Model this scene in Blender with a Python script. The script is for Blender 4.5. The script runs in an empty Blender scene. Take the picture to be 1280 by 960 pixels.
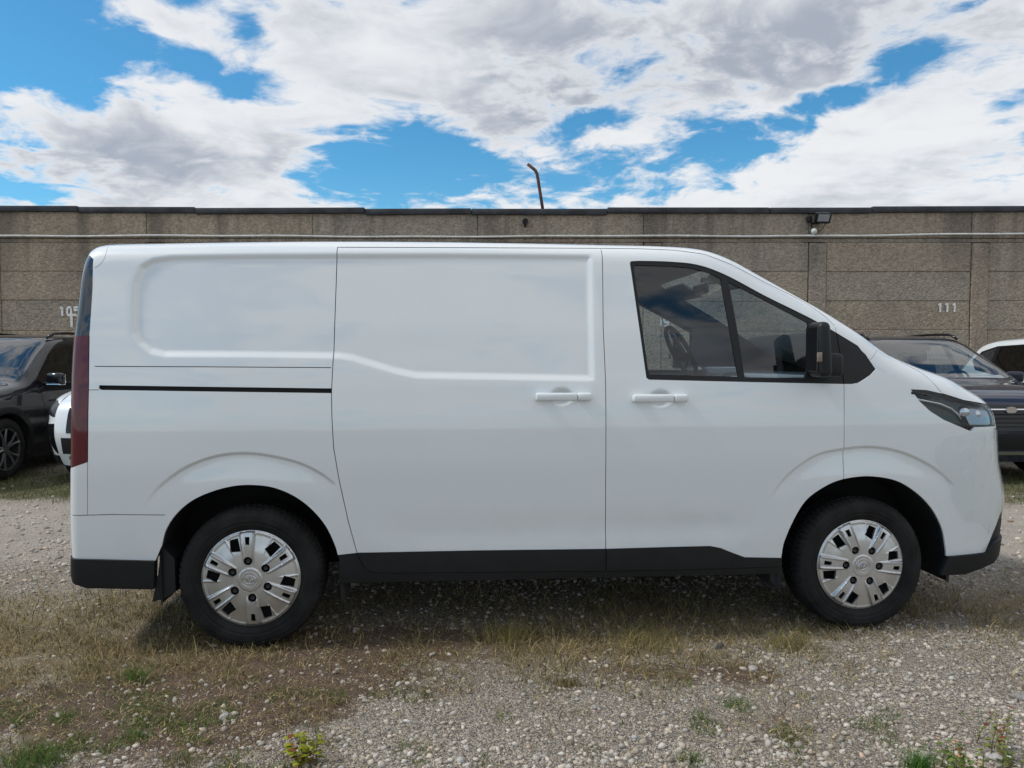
import bpy, bmesh, math, random
import numpy as np
from mathutils import Vector, Matrix, geometry
R_ = math.radians
rng = np.random.default_rng(7)
random.seed(7)
scene = bpy.context.scene
COL = scene.collection
# ---------------------------------------------------------------- photograph camera model (1280x960)
F, CX, CY, CAMZ = 961.0, 640.0, 480.0, 1.38
PITCH = math.atan(37/961)
def ray(px, py):
    """direction in the world of the picture point (px, py)"""
    x, y = (px-CX)/F, -(py-CY)/F
    return np.array([x, math.cos(PITCH)+y*math.sin(PITCH), -math.sin(PITCH)+y*math.cos(PITCH)])
def at_depth(px, py, Y):
    d = ray(px, py); return np.array([0, 0, CAMZ]) + d*(Y/d[1])
def on_ground(px, py, z=0.0):
    d = ray(px, py); return np.array([0, 0, CAMZ]) + d*((z-CAMZ)/d[2])
# ---------------------------------------------------------------- camera
cam = bpy.data.cameras.new('camera'); cam.sensor_width = 36; cam.lens = 36*F/1280
cam.clip_start = .05; cam.clip_end = 2000
co = bpy.data.objects.new('camera', cam); COL.objects.link(co)
co.location = (0, 0, CAMZ); co.rotation_euler = (math.pi/2-PITCH, 0, 0)
scene.camera = co
scene.view_settings.view_transform = 'Standard'
try: scene.view_settings.look = 'None'
except Exception: pass
scene.view_settings.exposure = 0.0
scene.view_settings.gamma = 1.0
scene.cycles.use_adaptive_sampling = True
scene.cycles.max_bounces = 10; scene.cycles.transparent_max_bounces = 12

# ---------------------------------------------------------------- sun: weak and wide, half behind thin cloud, from the left
SUN_EL, SUN_AZ = R_(50), R_(-94)          # azimuth from +Y (away from the camera) towards +X
sd = Vector((math.sin(SUN_AZ)*math.cos(SUN_EL), math.cos(SUN_AZ)*math.cos(SUN_EL), math.sin(SUN_EL)))
sl = bpy.data.lights.new('sun', 'SUN'); sl.energy = 2.5; sl.angle = R_(6); sl.color = (1, .95, .87)
so = bpy.data.objects.new('sun', sl); COL.objects.link(so); so.rotation_euler = (-sd).to_track_quat('-Z', 'Y').to_euler()

# ---------------------------------------------------------------- sky: Nishita air with broken cumulus
class NT:
    """small helper for writing node trees"""
    def __init__(s, tree): s.t = tree; s.n = tree.nodes; s.l = tree.links
    def new(s, typ, **kw):
        n = s.n.new(typ)
        for k, v in kw.items(): setattr(n, k, v)
        return n
    def put(s, sock, v):
        if hasattr(v, 'is_output') or isinstance(v, bpy.types.NodeSocket): s.l.new(v, sock)
        elif v is not None: sock.default_value = v
    def m(s, op, a, b=None, c=None, clamp=False):
        n = s.new('ShaderNodeMath', operation=op, use_clamp=clamp)
        for i, v in enumerate((a, b, c)): s.put(n.inputs[i], v)
        return n.outputs[0]
    def vm(s, op, a, b=None, scale=None):
        n = s.new('ShaderNodeVectorMath', operation=op)
        s.put(n.inputs[0], a)
        if b is not None: s.put(n.inputs[1], b)
        if scale is not None: s.put(n.inputs['Scale'], scale)
        return n.outputs['Value' if op in ('DOT_PRODUCT', 'LENGTH') else 'Vector']
    def noise(s, vec, scale, detail=4, rough=.55, dist=0, col=False):
        n = s.new('ShaderNodeTexNoise'); s.put(n.inputs['Vector'], vec)
        s.put(n.inputs['Scale'], scale); n.inputs['Detail'].default_value = detail
        n.inputs['Roughness'].default_value = rough; n.inputs['Distortion'].default_value = dist
        return n.outputs['Color' if col else 'Fac']
    def voro(s, vec, scale, out='Distance', feature='F1', rnd=1):
        n = s.new('ShaderNodeTexVoronoi', feature=feature); s.put(n.inputs['Vector'], vec); s.put(n.inputs['Scale'], scale)
        n.inputs['Randomness'].default_value = rnd
        return n.outputs[out]
    def ss(s, v, a, b, lo=0, hi=1):
        n = s.new('ShaderNodeMapRange', interpolation_type='SMOOTHSTEP')
        for k, x in zip(('Value', 'From Min', 'From Max', 'To Min', 'To Max'), (v, a, b, lo, hi)): s.put(n.inputs[k], x)
        return n.outputs['Result']
    def mix(s, f, a, b, blend='MIX'):
        n = s.new('ShaderNodeMix', data_type='RGBA', blend_type=blend)
        s.put(n.inputs[0], f); s.put(n.inputs[6], a if not isinstance(a, tuple) else (*a, 1)[:4]); s.put(n.inputs[7], b if not isinstance(b, tuple) else (*b, 1)[:4])
        return n.outputs[2]
    def xyz(s, v):
        n = s.new('ShaderNodeSeparateXYZ'); s.put(n.inputs[0], v); return n.outputs
    def vec(s, x, y, z):
        n = s.new('ShaderNodeCombineXYZ')
        for i, v in enumerate((x, y, z)): s.put(n.inputs[i], v)
        return n.outputs[0]
    def bump(s, h, strength, dist, normal=None):
        n = s.new('ShaderNodeBump'); s.put(n.inputs['Height'], h); s.put(n.inputs['Strength'], strength); n.inputs['Distance'].default_value = dist
        if normal is not None: s.put(n.inputs['Normal'], normal)
        return n.outputs[0]

world = bpy.data.worlds.new('World'); scene.world = world; world.use_nodes = True
w = NT(world.node_tree); w.n.clear()
sky = w.new('ShaderNodeTexSky', sky_type='NISHITA', sun_disc=False)
sky.sun_elevation = SUN_EL; sky.sun_rotation = SUN_AZ % (2*math.pi)
sky.air_density = 1.0; sky.dust_density = .3; sky.ozone_density = 3.0
D = w.vm('NORMALIZE', w.new('ShaderNodeTexCoord').outputs['Generated'])
dx, dy, dz = w.xyz(D)
az = w.m('MULTIPLY', w.m('ARCTAN2', dx, dy), 57.29578)
el = w.m('MULTIPLY', w.m('ARCSINE', dz), 57.29578)
zz = w.m('ADD', w.m('MAXIMUM', dz, 0), .16)
P = w.vec(w.m('DIVIDE', dx, zz), w.m('DIVIDE', dy, zz), .37)
warp = w.vm('ADD', P, w.vm('SCALE', w.vm('SUBTRACT', w.noise(P, 1.3, 3, .5, 0, True), (.5, .5, .5)), scale=.5))
n1 = w.noise(warp, 1.15, 9, .56, .2)
n2 = w.noise(w.vm('ADD', warp, (7.3, 2.1, 0)), 1.6, 7, .52, .2)
n3 = w.noise(w.vm('ADD', warp, (3.1, 9.7, 0)), 5.5, 8, .58, .3)
n4 = w.noise(w.vm('ADD', P, (1.7, 4.4, 0)), 13, 5, .6, .5)
# the side of each billow towards the sun is the brighter one
off = (-.045, -.07, 0)
lit = w.m('ADD', w.m('SUBTRACT', w.noise(w.vm('ADD', warp, off), 1.15, 9, .56, .2), n1), w.m('MULTIPLY', w.m('SUBTRACT', w.noise(w.vm('ADD', w.vm('ADD', warp, (3.1, 9.7, 0)), off), 5.5, 8, .58, .3), n3), .35))
# where the clouds of that day stood: (azimuth, elevation, size, size, tilt, amount) in degrees; + cloud, - gap
def adeg(px, py):
    a = math.atan((px-640)/F); return math.degrees(a), math.degrees(math.atan((443-py)/F*math.cos(a)))
LOBES = [(95, 45, 150, 40, 8, -.42), (-40, 120, 130, 60, 0, -.3), (205, 38, 48, 15, 5, .34), (262, 92, 45, 13, 30, -.30), (330, 55, 26, 16, 40, -.12),
         (455, 200, 75, 36, 0, -.38), (545, 185, 50, 18, 28, -.26), (650, 185, 40, 22, 20, .26), (690, 205, 30, 10, 0, .1), (400, 232, 40, 16, 0, -.2),
         (730, 152, 60, 15, -8, -.26), (880, 172, 45, 13, -12, -.28), (780, 205, 80, 9, 0, -.14), (790, 172, 40, 10, 20, .12), (665, 225, 70, 12, 5, -.2),
         (1050, 120, 85, 17, -22, -.36), (1262, 128, 30, 14, -15, -.32), (1230, 185, 60, 12, -5, -.14), (20, 243, 40, 6, 0, -.25), (850, 238, 90, 8, 0, -.12),
         (150, 165, 150, 55, 0, .22), (520, 95, 170, 55, 0, .28), (900, 45, 300, 48, 0, .24), (1040, 205, 170, 32, -14, .20), (960, 130, 60, 14, -15, .12)]
GREY = [(210, 195, 125, 40, 0, .65), (960, 75, 230, 38, -6, .8), (640, 35, 130, 38, 0, .45), (570, 120, 110, 32, 0, .22), (760, 110, 130, 25, -8, .30), (1150, 215, 90, 16, -10, .15)]
def lobes(L):
    s = 0.0
    for px, py, sx, sy, rot, amp in L:
        a0, e0 = adeg(px, py); k = math.degrees(1/F); c, sn = math.cos(R_(rot)), math.sin(R_(rot))
        u = w.m('SUBTRACT', az, a0); v = w.m('SUBTRACT', e0, el)
        p = w.m('ADD', w.m('MULTIPLY', u, c/(sx*k)), w.m('MULTIPLY', v, sn/(sx*k)))
        q = w.m('SUBTRACT', w.m('MULTIPLY', v, c/(sy*k)), w.m('MULTIPLY', u, sn/(sy*k)))
        r2 = w.m('ADD', w.m('MULTIPLY', p, p), w.m('MULTIPLY', q, q))
        g = w.m('MULTIPLY', w.m('EXPONENT', w.m('MULTIPLY', r2, -.6)), amp)
        s = g if isinstance(s, float) else w.m('ADD', s, g)
    return s
cov = w.m('ADD', w.m('ADD', w.m('MULTIPLY', w.m('SUBTRACT', n1, .5), 1.5), .555), w.m('MULTIPLY', w.m('SUBTRACT', n3, .5), 1.0))
cov = w.m('ADD', cov, w.m('MULTIPLY', w.m('SUBTRACT', n4, .5), .38))
cov = w.m('ADD', cov, lobes(LOBES))
mask = w.ss(cov, .36, .63)
grey = w.m('ADD', w.m('ADD', w.m('MULTIPLY', w.m('SUBTRACT', n2, .5), 1.9), w.m('MULTIPLY', w.m('SUBTRACT', n3, .5), .8)), .08)
grey = w.m('ADD', w.m('ADD', grey, lobes(GREY)), w.m('MULTIPLY', lit, 2.2))
grey = w.m('MULTIPLY', w.ss(grey, -.15, .85), w.ss(cov, .45, .85))
cloud = w.mix(grey, (.87, .88, .90), (.40, .44, .515))
air = w.mix(1.0, sky.outputs[0], (.054, .121, .138), 'MULTIPLY')
air = w.mix(w.m('MULTIPLY', w.ss(el, 16, 0), .30), air, (.42, .66, .86))      # low air is milkier
final = w.mix(w.m('MULTIPLY', mask, .97), air, cloud)
bg = w.new('ShaderNodeBackground'); w.put(bg.inputs['Color'], final); bg.inputs['Strength'].default_value = 1.0
w.l.new(bg.outputs[0], w.new('ShaderNodeOutputWorld').inputs['Surface'])

# ---------------------------------------------------------------- materials
def mat(name, color=(.5, .5, .5), rough=.5, metal=0.0, coat=0.0, spec=.5):
    m = bpy.data.materials.new(name); m.use_nodes = True
    b = m.node_tree.nodes['Principled BSDF']
    b.inputs['Base Color'].default_value = (*color, 1); b.inputs['Roughness'].default_value = rough
    b.inputs['Metallic'].default_value = metal; b.inputs['Coat Weight'].default_value = coat; b.inputs['Coat Roughness'].default_value = .02; b.inputs['Coat IOR'].default_value = 1.5
    b.inputs['Specular IOR Level'].default_value = spec
    return m
def nodes_of(m):
    t = NT(m.node_tree); return t, m.node_tree.nodes['Principled BSDF']
def speckle(m, scale, amount, bump=0.0, bscale=None, dist=.002, dust=None):
    """slight uneven tone and relief so that no surface is quite flat"""
    t, b = nodes_of(m); pos = t.new('ShaderNodeTexCoord').outputs['Object']
    c = tuple(b.inputs['Base Color'].default_value)[:3]
    n = t.noise(pos, scale, 5, .6)
    col = t.mix(t.ss(n, .3, .7), tuple(x*(1-amount) for x in c), tuple(min(1, x*(1+amount)) for x in c))
    t.put(b.inputs['Base Color'], col)
    if bump: t.put(b.inputs['Normal'], t.bump(t.noise(pos, bscale or scale*8, 3, .6), bump, dist))
    return m
def schlick(t, f0, normal=None, k=1.0):
    """reflectance of a thin pane, the same from either side"""
    g = t.new('ShaderNodeNewGeometry')
    c = t.m('ABSOLUTE', t.vm('DOT_PRODUCT', g.outputs['Incoming'], normal if normal is not None else g.outputs['Normal']))
    return t.m('MULTIPLY', t.m('ADD', t.m('MULTIPLY', t.m('POWER', t.m('SUBTRACT', 1.0, c, clamp=True), 5.0), 1-f0), f0), k, clamp=True)
def glass_mat(name, tint, ior=1.5, gl=1.0):
    m = bpy.data.materials.new(name); m.use_nodes = True; t = NT(m.node_tree); t.n.clear()
    tr = t.new('ShaderNodeBsdfTransparent'); tr.inputs[0].default_value = (*tint, 1)
    g = t.new('ShaderNodeBsdfGlossy'); g.inputs['Roughness'].default_value = .01; g.inputs['Color'].default_value = (gl, gl, gl, 1)
    mx = t.new('ShaderNodeMixShader'); t.l.new(schlick(t, 1.3*((ior-1)/(ior+1))**2), mx.inputs[0]); t.l.new(tr.outputs[0], mx.inputs[1]); t.l.new(g.outputs[0], mx.inputs[2])
    t.l.new(mx.outputs[0], t.new('ShaderNodeOutputMaterial').inputs[0]); return m
def paint(name, col, coat=1.0, spec=.45, ior=1.75):
    m = mat(name, col, .42, 0, coat, spec); m.node_tree.nodes['Principled BSDF'].inputs['Coat IOR'].default_value = ior
    t, b = nodes_of(m); pos = t.new('ShaderNodeTexCoord').outputs['Object']
    n = t.noise(pos, 2.2, 5, .6)
    zz = t.xyz(pos)[2]
    dust = t.m('MULTIPLY', t.ss(zz, .75, .25), t.ss(t.noise(pos, 6, 6, .65), .35, .75))
    c = t.mix(t.ss(n, .2, .8), tuple(x*.985 for x in col), col)
    t.put(b.inputs['Base Color'], t.mix(t.m('MULTIPLY', dust, .16), c, (.36, .32, .27)))
    t.put(b.inputs['Coat Roughness'], t.m('ADD', t.m('MULTIPLY', dust, .3), .025))
    t.put(b.inputs['Coat Normal'], t.bump(t.noise(pos, 1.7, 2, .5), .12, .004))   # faint waviness of pressed sheet
    return m
M = dict(
    white=paint('white_paint', (.745, .775, .785)),
    navy=paint('dark_blue_paint', (.006, .010, .026), 1, .1, 1.5),
    grey=paint('dark_grey_paint', (.006, .0075, .011), 1, .08, 1.45),
    plastic=speckle(mat('black_plastic', (.0095, .0105, .012), .5, spec=.35), 9, .15, .25, 900, .0006),
    trim=mat('gloss_black_trim', (.008, .008, .009), .12),
    lining=speckle(mat('cabin_lining', (.020, .022, .025), .8), 6, .1),
    cabtrim=mat('grey_cab_trim', (.12, .135, .15), .6),
    headlining=mat('grey_headlining', (.11, .12, .13), .85),
    liner=speckle(mat('arch_felt', (.022, .022, .023), .9), 12, .3, .4, 60, .004),
    under=mat('underbody_black', (.010, .010, .011), .8),
    rubber=speckle(mat('tyre_rubber', (.016, .0155, .0155), .75, spec=.2), 7, .45, .3, 160, .0015),
    silver=speckle(mat('silver_hubcap', (.60, .60, .60), .30, .8), 9, .10),
    alloy=mat('alloy_metal', (.42, .42, .43), .28, .9),
    nut=mat('dark_nut', (.05, .05, .055), .35, .6),
    chrome=mat('chrome', (.7, .7, .72), .08, 1),
    redlens=mat('red_lens', (.085, .004, .010), .06, 0, .35),
    darkglass=mat('dark_privacy_glass', (.012, .018, .026), .03, 0, 1.0),
    glass=glass_mat('clear_glass', (.74, .83, .87), 1.55),
    carglass=glass_mat('car_windscreen', (.60, .66, .68), 2.1),
    tint=glass_mat('tinted_glass', (.16, .18, .19)),
    lens=glass_mat('lamp_lens', (.84, .88, .9), 1.4),
    lampdark=mat('lamp_bezel', (.02, .021, .024), .25),
    reflector=mat('lamp_reflector', (.30, .33, .38), .18, .9),
    amber=mat('orange_lens', (.5, .10, .02), .15),
)
# ---------------------------------------------------------------- geometry of the van frame and 2-D tools
# van frame: x forward (to the right in the picture), y to the far side, z up
VYAW = math.atan2(0.275, 2.992)
VC, VS = math.cos(VYAW), math.sin(VYAW)
HUBY = 0.965
VORG = np.array([0.271 - HUBY*VS, 3.7375 + HUBY*VC, 0.0])
def to_van(p):
    q = np.asarray(p) - VORG
    return np.array([q[0]*VC + q[1]*VS, -q[0]*VS + q[1]*VC, q[2]])
def dir_van(d): return np.array([d[0]*VC + d[1]*VS, -d[0]*VS + d[1]*VC, d[2]])
VCAM = to_van([0, 0, CAMZ])
def van_plane(px, py, y):
    d = dir_van(ray(px, py)); return VCAM + d*((y-VCAM[1])/d[1])

# ---------------------------------------------------------------- 2-D helpers
def resample(P, h, closed=False):
    P = np.asarray(P, float)
    if closed: P = np.vstack([P, P[:1]])
    out = []
    for a, b in zip(P[:-1], P[1:]):
        n = max(1, int(math.ceil(np.linalg.norm(b-a)/h)))
        for k in range(n): out.append(a + (b-a)*k/n)
    if not closed: out.append(P[-1])
    return np.array(out)
def spline(P, h):
    """Catmull-Rom (centripetal-like) through P, resampled to even steps h"""
    P = np.asarray(P, float)
    E = np.vstack([2*P[0]-P[1], P, 2*P[-1]-P[-2]])
    pts = []
    for i in range(1, len(E)-2):
        p0, p1, p2, p3 = E[i-1:i+3]
        l = [max(np.linalg.norm(b-a), 1e-6) for a, b in ((p0,p1),(p1,p2),(p2,p3))]
        m1 = ((p2-p0)/(l[0]+l[1]))*l[1]; m2 = ((p3-p1)/(l[1]+l[2]))*l[1]
        for t in np.linspace(0, 1, 12, endpoint=False):
            t2, t3 = t*t, t*t*t
            pts.append((2*t3-3*t2+1)*p1 + (t3-2*t2+t)*m1 + (-2*t3+3*t2)*p2 + (t3-t2)*m2)
    pts.append(P[-1]); pts = np.array(pts)
    s = np.r_[0, np.cumsum(np.linalg.norm(np.diff(pts[:, :2], axis=0), axis=1))]
    n = int(s[-1]/h)+1
    t = np.linspace(0, s[-1], n)
    return np.stack([np.interp(t, s, pts[:, k]) for k in range(pts.shape[1])], 1)
def inside(P, X, Z):
    P = np.asarray(P); r = np.zeros(np.shape(X), bool)
    x0, z0 = P[-1][0], P[-1][1]
    for x1, z1 in P[:, :2]:
        c = (z0 > Z) != (z1 > Z)
        if z1 != z0: r ^= c & (X < (x1-x0)*(Z-z0)/(z1-z0) + x0)
        x0, z0 = x1, z1
    return r
def polydist(P, X, Z, closed=True):
    P = np.asarray(P)[:, :2]; best = np.full(np.shape(X), 1e9)
    Q = np.vstack([P, P[:1]]) if closed else P
    for a, b in zip(Q[:-1], Q[1:]):
        e = b-a; L = e@e
        t = np.clip(((X-a[0])*e[0]+(Z-a[1])*e[1])/max(L, 1e-12), 0, 1)
        best = np.minimum(best, (X-a[0]-t*e[0])**2+(Z-a[1]-t*e[1])**2)
    return np.sqrt(best)
def sdist(P, X, Z):
    d = polydist(P, X, Z); return np.where(inside(P, X, Z), d, -d)
def sstep(a, b, v):
    t = np.clip((v-a)/(b-a), 0, 1); return t*t*(3-2*t)
def thick(P, hw, closed=False):
    """polygon(s) hw to either side of a polyline"""
    P = np.asarray(P, float)[:, :2]
    if closed:
        T = np.roll(P, -1, 0)-np.roll(P, 1, 0)
    else:
        T = np.gradient(P, axis=0)
    T /= np.linalg.norm(T, axis=1)[:, None]+1e-12
    N = np.stack([-T[:, 1], T[:, 0]], 1)
    return P+N*hw, P-N*hw

# ---------------------------------------------------------------- body shell: y = +-w(x, z), closed along a side-view profile
class Shell:
    """half width as a function of (x, z); it falls to zero along the profile with a superelliptic edge of depth R"""
    def __init__(s, prof, Wf, h=0.012, q=4.0, step=0.005):
        s.q, s.Wf = q, Wf
        s.prof = spline(prof, 0.02)                           # x, z, R
        P = s.prof
        a, b = P[0]+(P[0]-P[3])/np.linalg.norm((P[0]-P[3])[:2])*.5, P[-1]+(P[-1]-P[-4])/np.linalg.norm((P[-1]-P[-4])[:2])*.5
        a[2], b[2] = P[0][2], P[-1][2]
        L = resample(np.vstack([a, P, b]), step)
        ds = np.linalg.norm(np.gradient(L[:, :2], axis=0), axis=1)
        s.x0, s.z0, s.h = P[:, 0].min()-.05, P[:, 1].min()-.08, h
        s.nx, s.nz = int((P[:, 0].max()+.05-s.x0)/h)+2, int((P[:, 1].max()+.05-s.z0)/h)+2
        X, Z = np.meshgrid(s.x0+h*np.arange(s.nx), s.z0+h*np.arange(s.nz), indexing='ij')
        X, Z = X.ravel(), Z.ravel(); D = np.empty(len(X)); R = np.empty(len(X))
        for k in range(0, len(X), 4000):
            xs, zs = X[k:k+4000, None], Z[k:k+4000, None]
            r2 = (xs-L[None, :, 0])**2+(zs-L[None, :, 1])**2
            w = ds/np.maximum(r2, (1.2*step)**2)**2.5
            S = w.sum(1); R[k:k+4000] = (w@L[:, 2])/S
            D[k:k+4000] = (S/(4/3))**-.25
            D[k:k+4000] = np.where(r2.min(1) < (2.5*step)**2, -1, D[k:k+4000])
        n = D < 0
        D[n] = polydist(L, X[n], Z[n], closed=False)
        D = np.where(inside(np.vstack([L[:, :2], [[b[0], -3], [a[0], -3]]]), X, Z), D, -D)
        s.D, s.R = D.reshape(s.nx, s.nz), R.reshape(s.nx, s.nz)
    def _cub(s, A, x, z):
        u, v = (x-s.x0)/s.h, (z-s.z0)/s.h
        i = np.clip(np.floor(u).astype(int), 1, s.nx-3); j = np.clip(np.floor(v).astype(int), 1, s.nz-3)
        u, v = np.clip(u-i, -1, 2), np.clip(v-j, -1, 2)
        def wt(t): return (-.5*t+t*t-.5*t**3, 1-2.5*t*t+1.5*t**3, .5*t+2*t*t-1.5*t**3, -.5*t*t+.5*t**3)
        wu, wv = wt(u), wt(v); r = 0
        for a in range(4):
            for b in range(4): r = r+wu[a]*wv[b]*A[i+a-1, j+b-1]
        return r
    def d(s, x, z): return s._cub(s.D, x, z)
    def w(s, x, z):
        a = np.clip(1-s._cub(s.D, x, z)/s._cub(s.R, x, z), 0, 1)
        return s.Wf(x, z)*(1-a**s.q)**(1/s.q)
    def dreq(s, y, W, R):
        return R*(1-(np.clip(1-(np.abs(y)/W)**s.q, 0, 1))**(1/s.q))
    def xfront(s, y, z, xa, xb):
        """x of the front face at (y, z)"""
        y, z = np.broadcast_arrays(np.asarray(y, float), np.asarray(z, float))
        lo, hi = np.full(y.shape, xa), np.full(y.shape, xb)
        for _ in range(30):
            m = (lo+hi)/2; ok = s.w(m, z) > np.abs(y)
            lo, hi = np.where(ok, m, lo), np.where(ok, hi, m)
        return (lo+hi)/2

def cubic_table(t):
    zs = np.array([a for a, _ in t]); ws = np.array([b for _, b in t])
    fine = np.linspace(zs[0], zs[-1], 400); v = np.interp(fine, zs, ws)
    k = np.hanning(41); k /= k.sum()
    v = np.convolve(np.pad(v, 20, mode='edge'), k, 'valid')
    return lambda z: np.interp(z, fine, v)
VWZ = cubic_table([(.1, .93), (.3, .975), (.5, .988), (.85, 1.0), (1.05, .994), (1.25, .975), (1.5, .94), (1.8, .885), (2.05, .83)])
def VW(x, z):
    return VWZ(z) - .03*sstep(-1.6, -2.6, x) - .035*sstep(1.3, 2.3, x)
# ---------------------------------------------------------------- object helpers
def link(o, parent=None):
    COL.objects.link(o)
    if parent is not None: o.parent = parent
    return o
def mesh(name, V, Fc, m=None, parent=None, smooth=False, normals=None, mats=None, fmat=None):
    me = bpy.data.meshes.new(name)
    me.from_pydata([tuple(v) for v in V], [], [tuple(int(i) for i in f) for f in Fc])
    if m is not None: me.materials.append(m)
    for x in mats or []: me.materials.append(x)
    if smooth or normals is not None: me.shade_smooth()
    if fmat is not None: me.polygons.foreach_set('material_index', np.asarray(fmat, np.int32))
    if normals is not None:
        N = np.asarray(normals, float); N = N/(np.linalg.norm(N, axis=1)[:, None]+1e-12)
        me.normals_split_custom_set_from_vertices([tuple(n) for n in N])
    me.update()
    return link(bpy.data.objects.new(name, me), parent)
def bmobj(name, bm, m, parent=None, smooth=False, angle=None):
    me = bpy.data.meshes.new(name); bmesh.ops.recalc_face_normals(bm, faces=bm.faces[:]); bm.to_mesh(me); bm.free()
    me.materials.append(m)
    if smooth: me.shade_smooth()
    if angle:
        me.shade_smooth()
        b2 = bmesh.new(); b2.from_mesh(me)
        for e in b2.edges:
            if len(e.link_faces) == 2 and e.calc_face_angle(0) > R_(angle): e.smooth = False
        b2.to_mesh(me); b2.free()
    return link(bpy.data.objects.new(name, me), parent)
def empty(name, loc=(0, 0, 0), rz=0, parent=None):
    o = bpy.data.objects.new(name, None); o.empty_display_size = .1; o.location = loc; o.rotation_euler = (0, 0, rz); return link(o, parent)
def tag(o, label=None, cat=None, group=None, kind=None):
    for k, v in (('label', label), ('category', cat), ('group', group), ('kind', kind)):
        if v: o[k] = v
    return o
def rbox(bm, c, size, r=.01, seg=2, rot=None, taper=None):
    """bevelled box added to bm"""
    res = bmesh.ops.create_cube(bm, size=1)
    vs = res['verts']
    for v in vs:
        v.co = Vector((v.co.x*size[0], v.co.y*size[1], v.co.z*size[2]))
        if taper: v.co = Vector(taper(v.co))
    if r > 0:
        es = list({e for v in vs for e in v.link_edges})
        out = bmesh.ops.bevel(bm, geom=es, offset=r, segments=seg, profile=.5, affect='EDGES')
        vs = list({v for f in out['faces'] for v in f.verts} | {v for v in vs if v.is_valid})
    Mx = Matrix.Translation(Vector(c))
    if rot is not None: Mx = Mx @ rot
    bmesh.ops.transform(bm, matrix=Mx, verts=vs)
def tube(bm, pts, r, seg=10, caps=True):
    pts = [Vector(p) for p in pts]; rs = r if isinstance(r, (list, tuple)) else [r]*len(pts)
    rings = []; up = None
    for i, p in enumerate(pts):
        t = (pts[min(i+1, len(pts)-1)]-pts[max(i-1, 0)]).normalized()
        if up is None: up = t.orthogonal().normalized()
        up = (up - t*up.dot(t)).normalized(); b = t.cross(up)
        rings.append([bm.verts.new(p+(up*math.cos(2*math.pi*k/seg)+b*math.sin(2*math.pi*k/seg))*rs[i]) for k in range(seg)])
    for a, b in zip(rings[:-1], rings[1:]):
        for k in range(seg): bm.faces.new((a[k], a[(k+1) % seg], b[(k+1) % seg], b[k]))
    if caps:
        bm.faces.new(rings[0][::-1]); bm.faces.new(rings[-1])
def lathe(bm, prof, seg=48, fn=None):
    """profile of (axial y, radius) turned about the y axis"""
    rings = []
    for i, (yy, r) in enumerate(prof):
        rings.append([bm.verts.new(((r+(fn(i, k) if fn else 0))*math.cos(2*math.pi*k/seg), yy, (r+(fn(i, k) if fn else 0))*math.sin(2*math.pi*k/seg))) for k in range(seg)])
    for a, b in zip(rings[:-1], rings[1:]):
        for k in range(seg): bm.faces.new((a[k], a[(k+1) % seg], b[(k+1) % seg], b[k]))
    return rings

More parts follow.
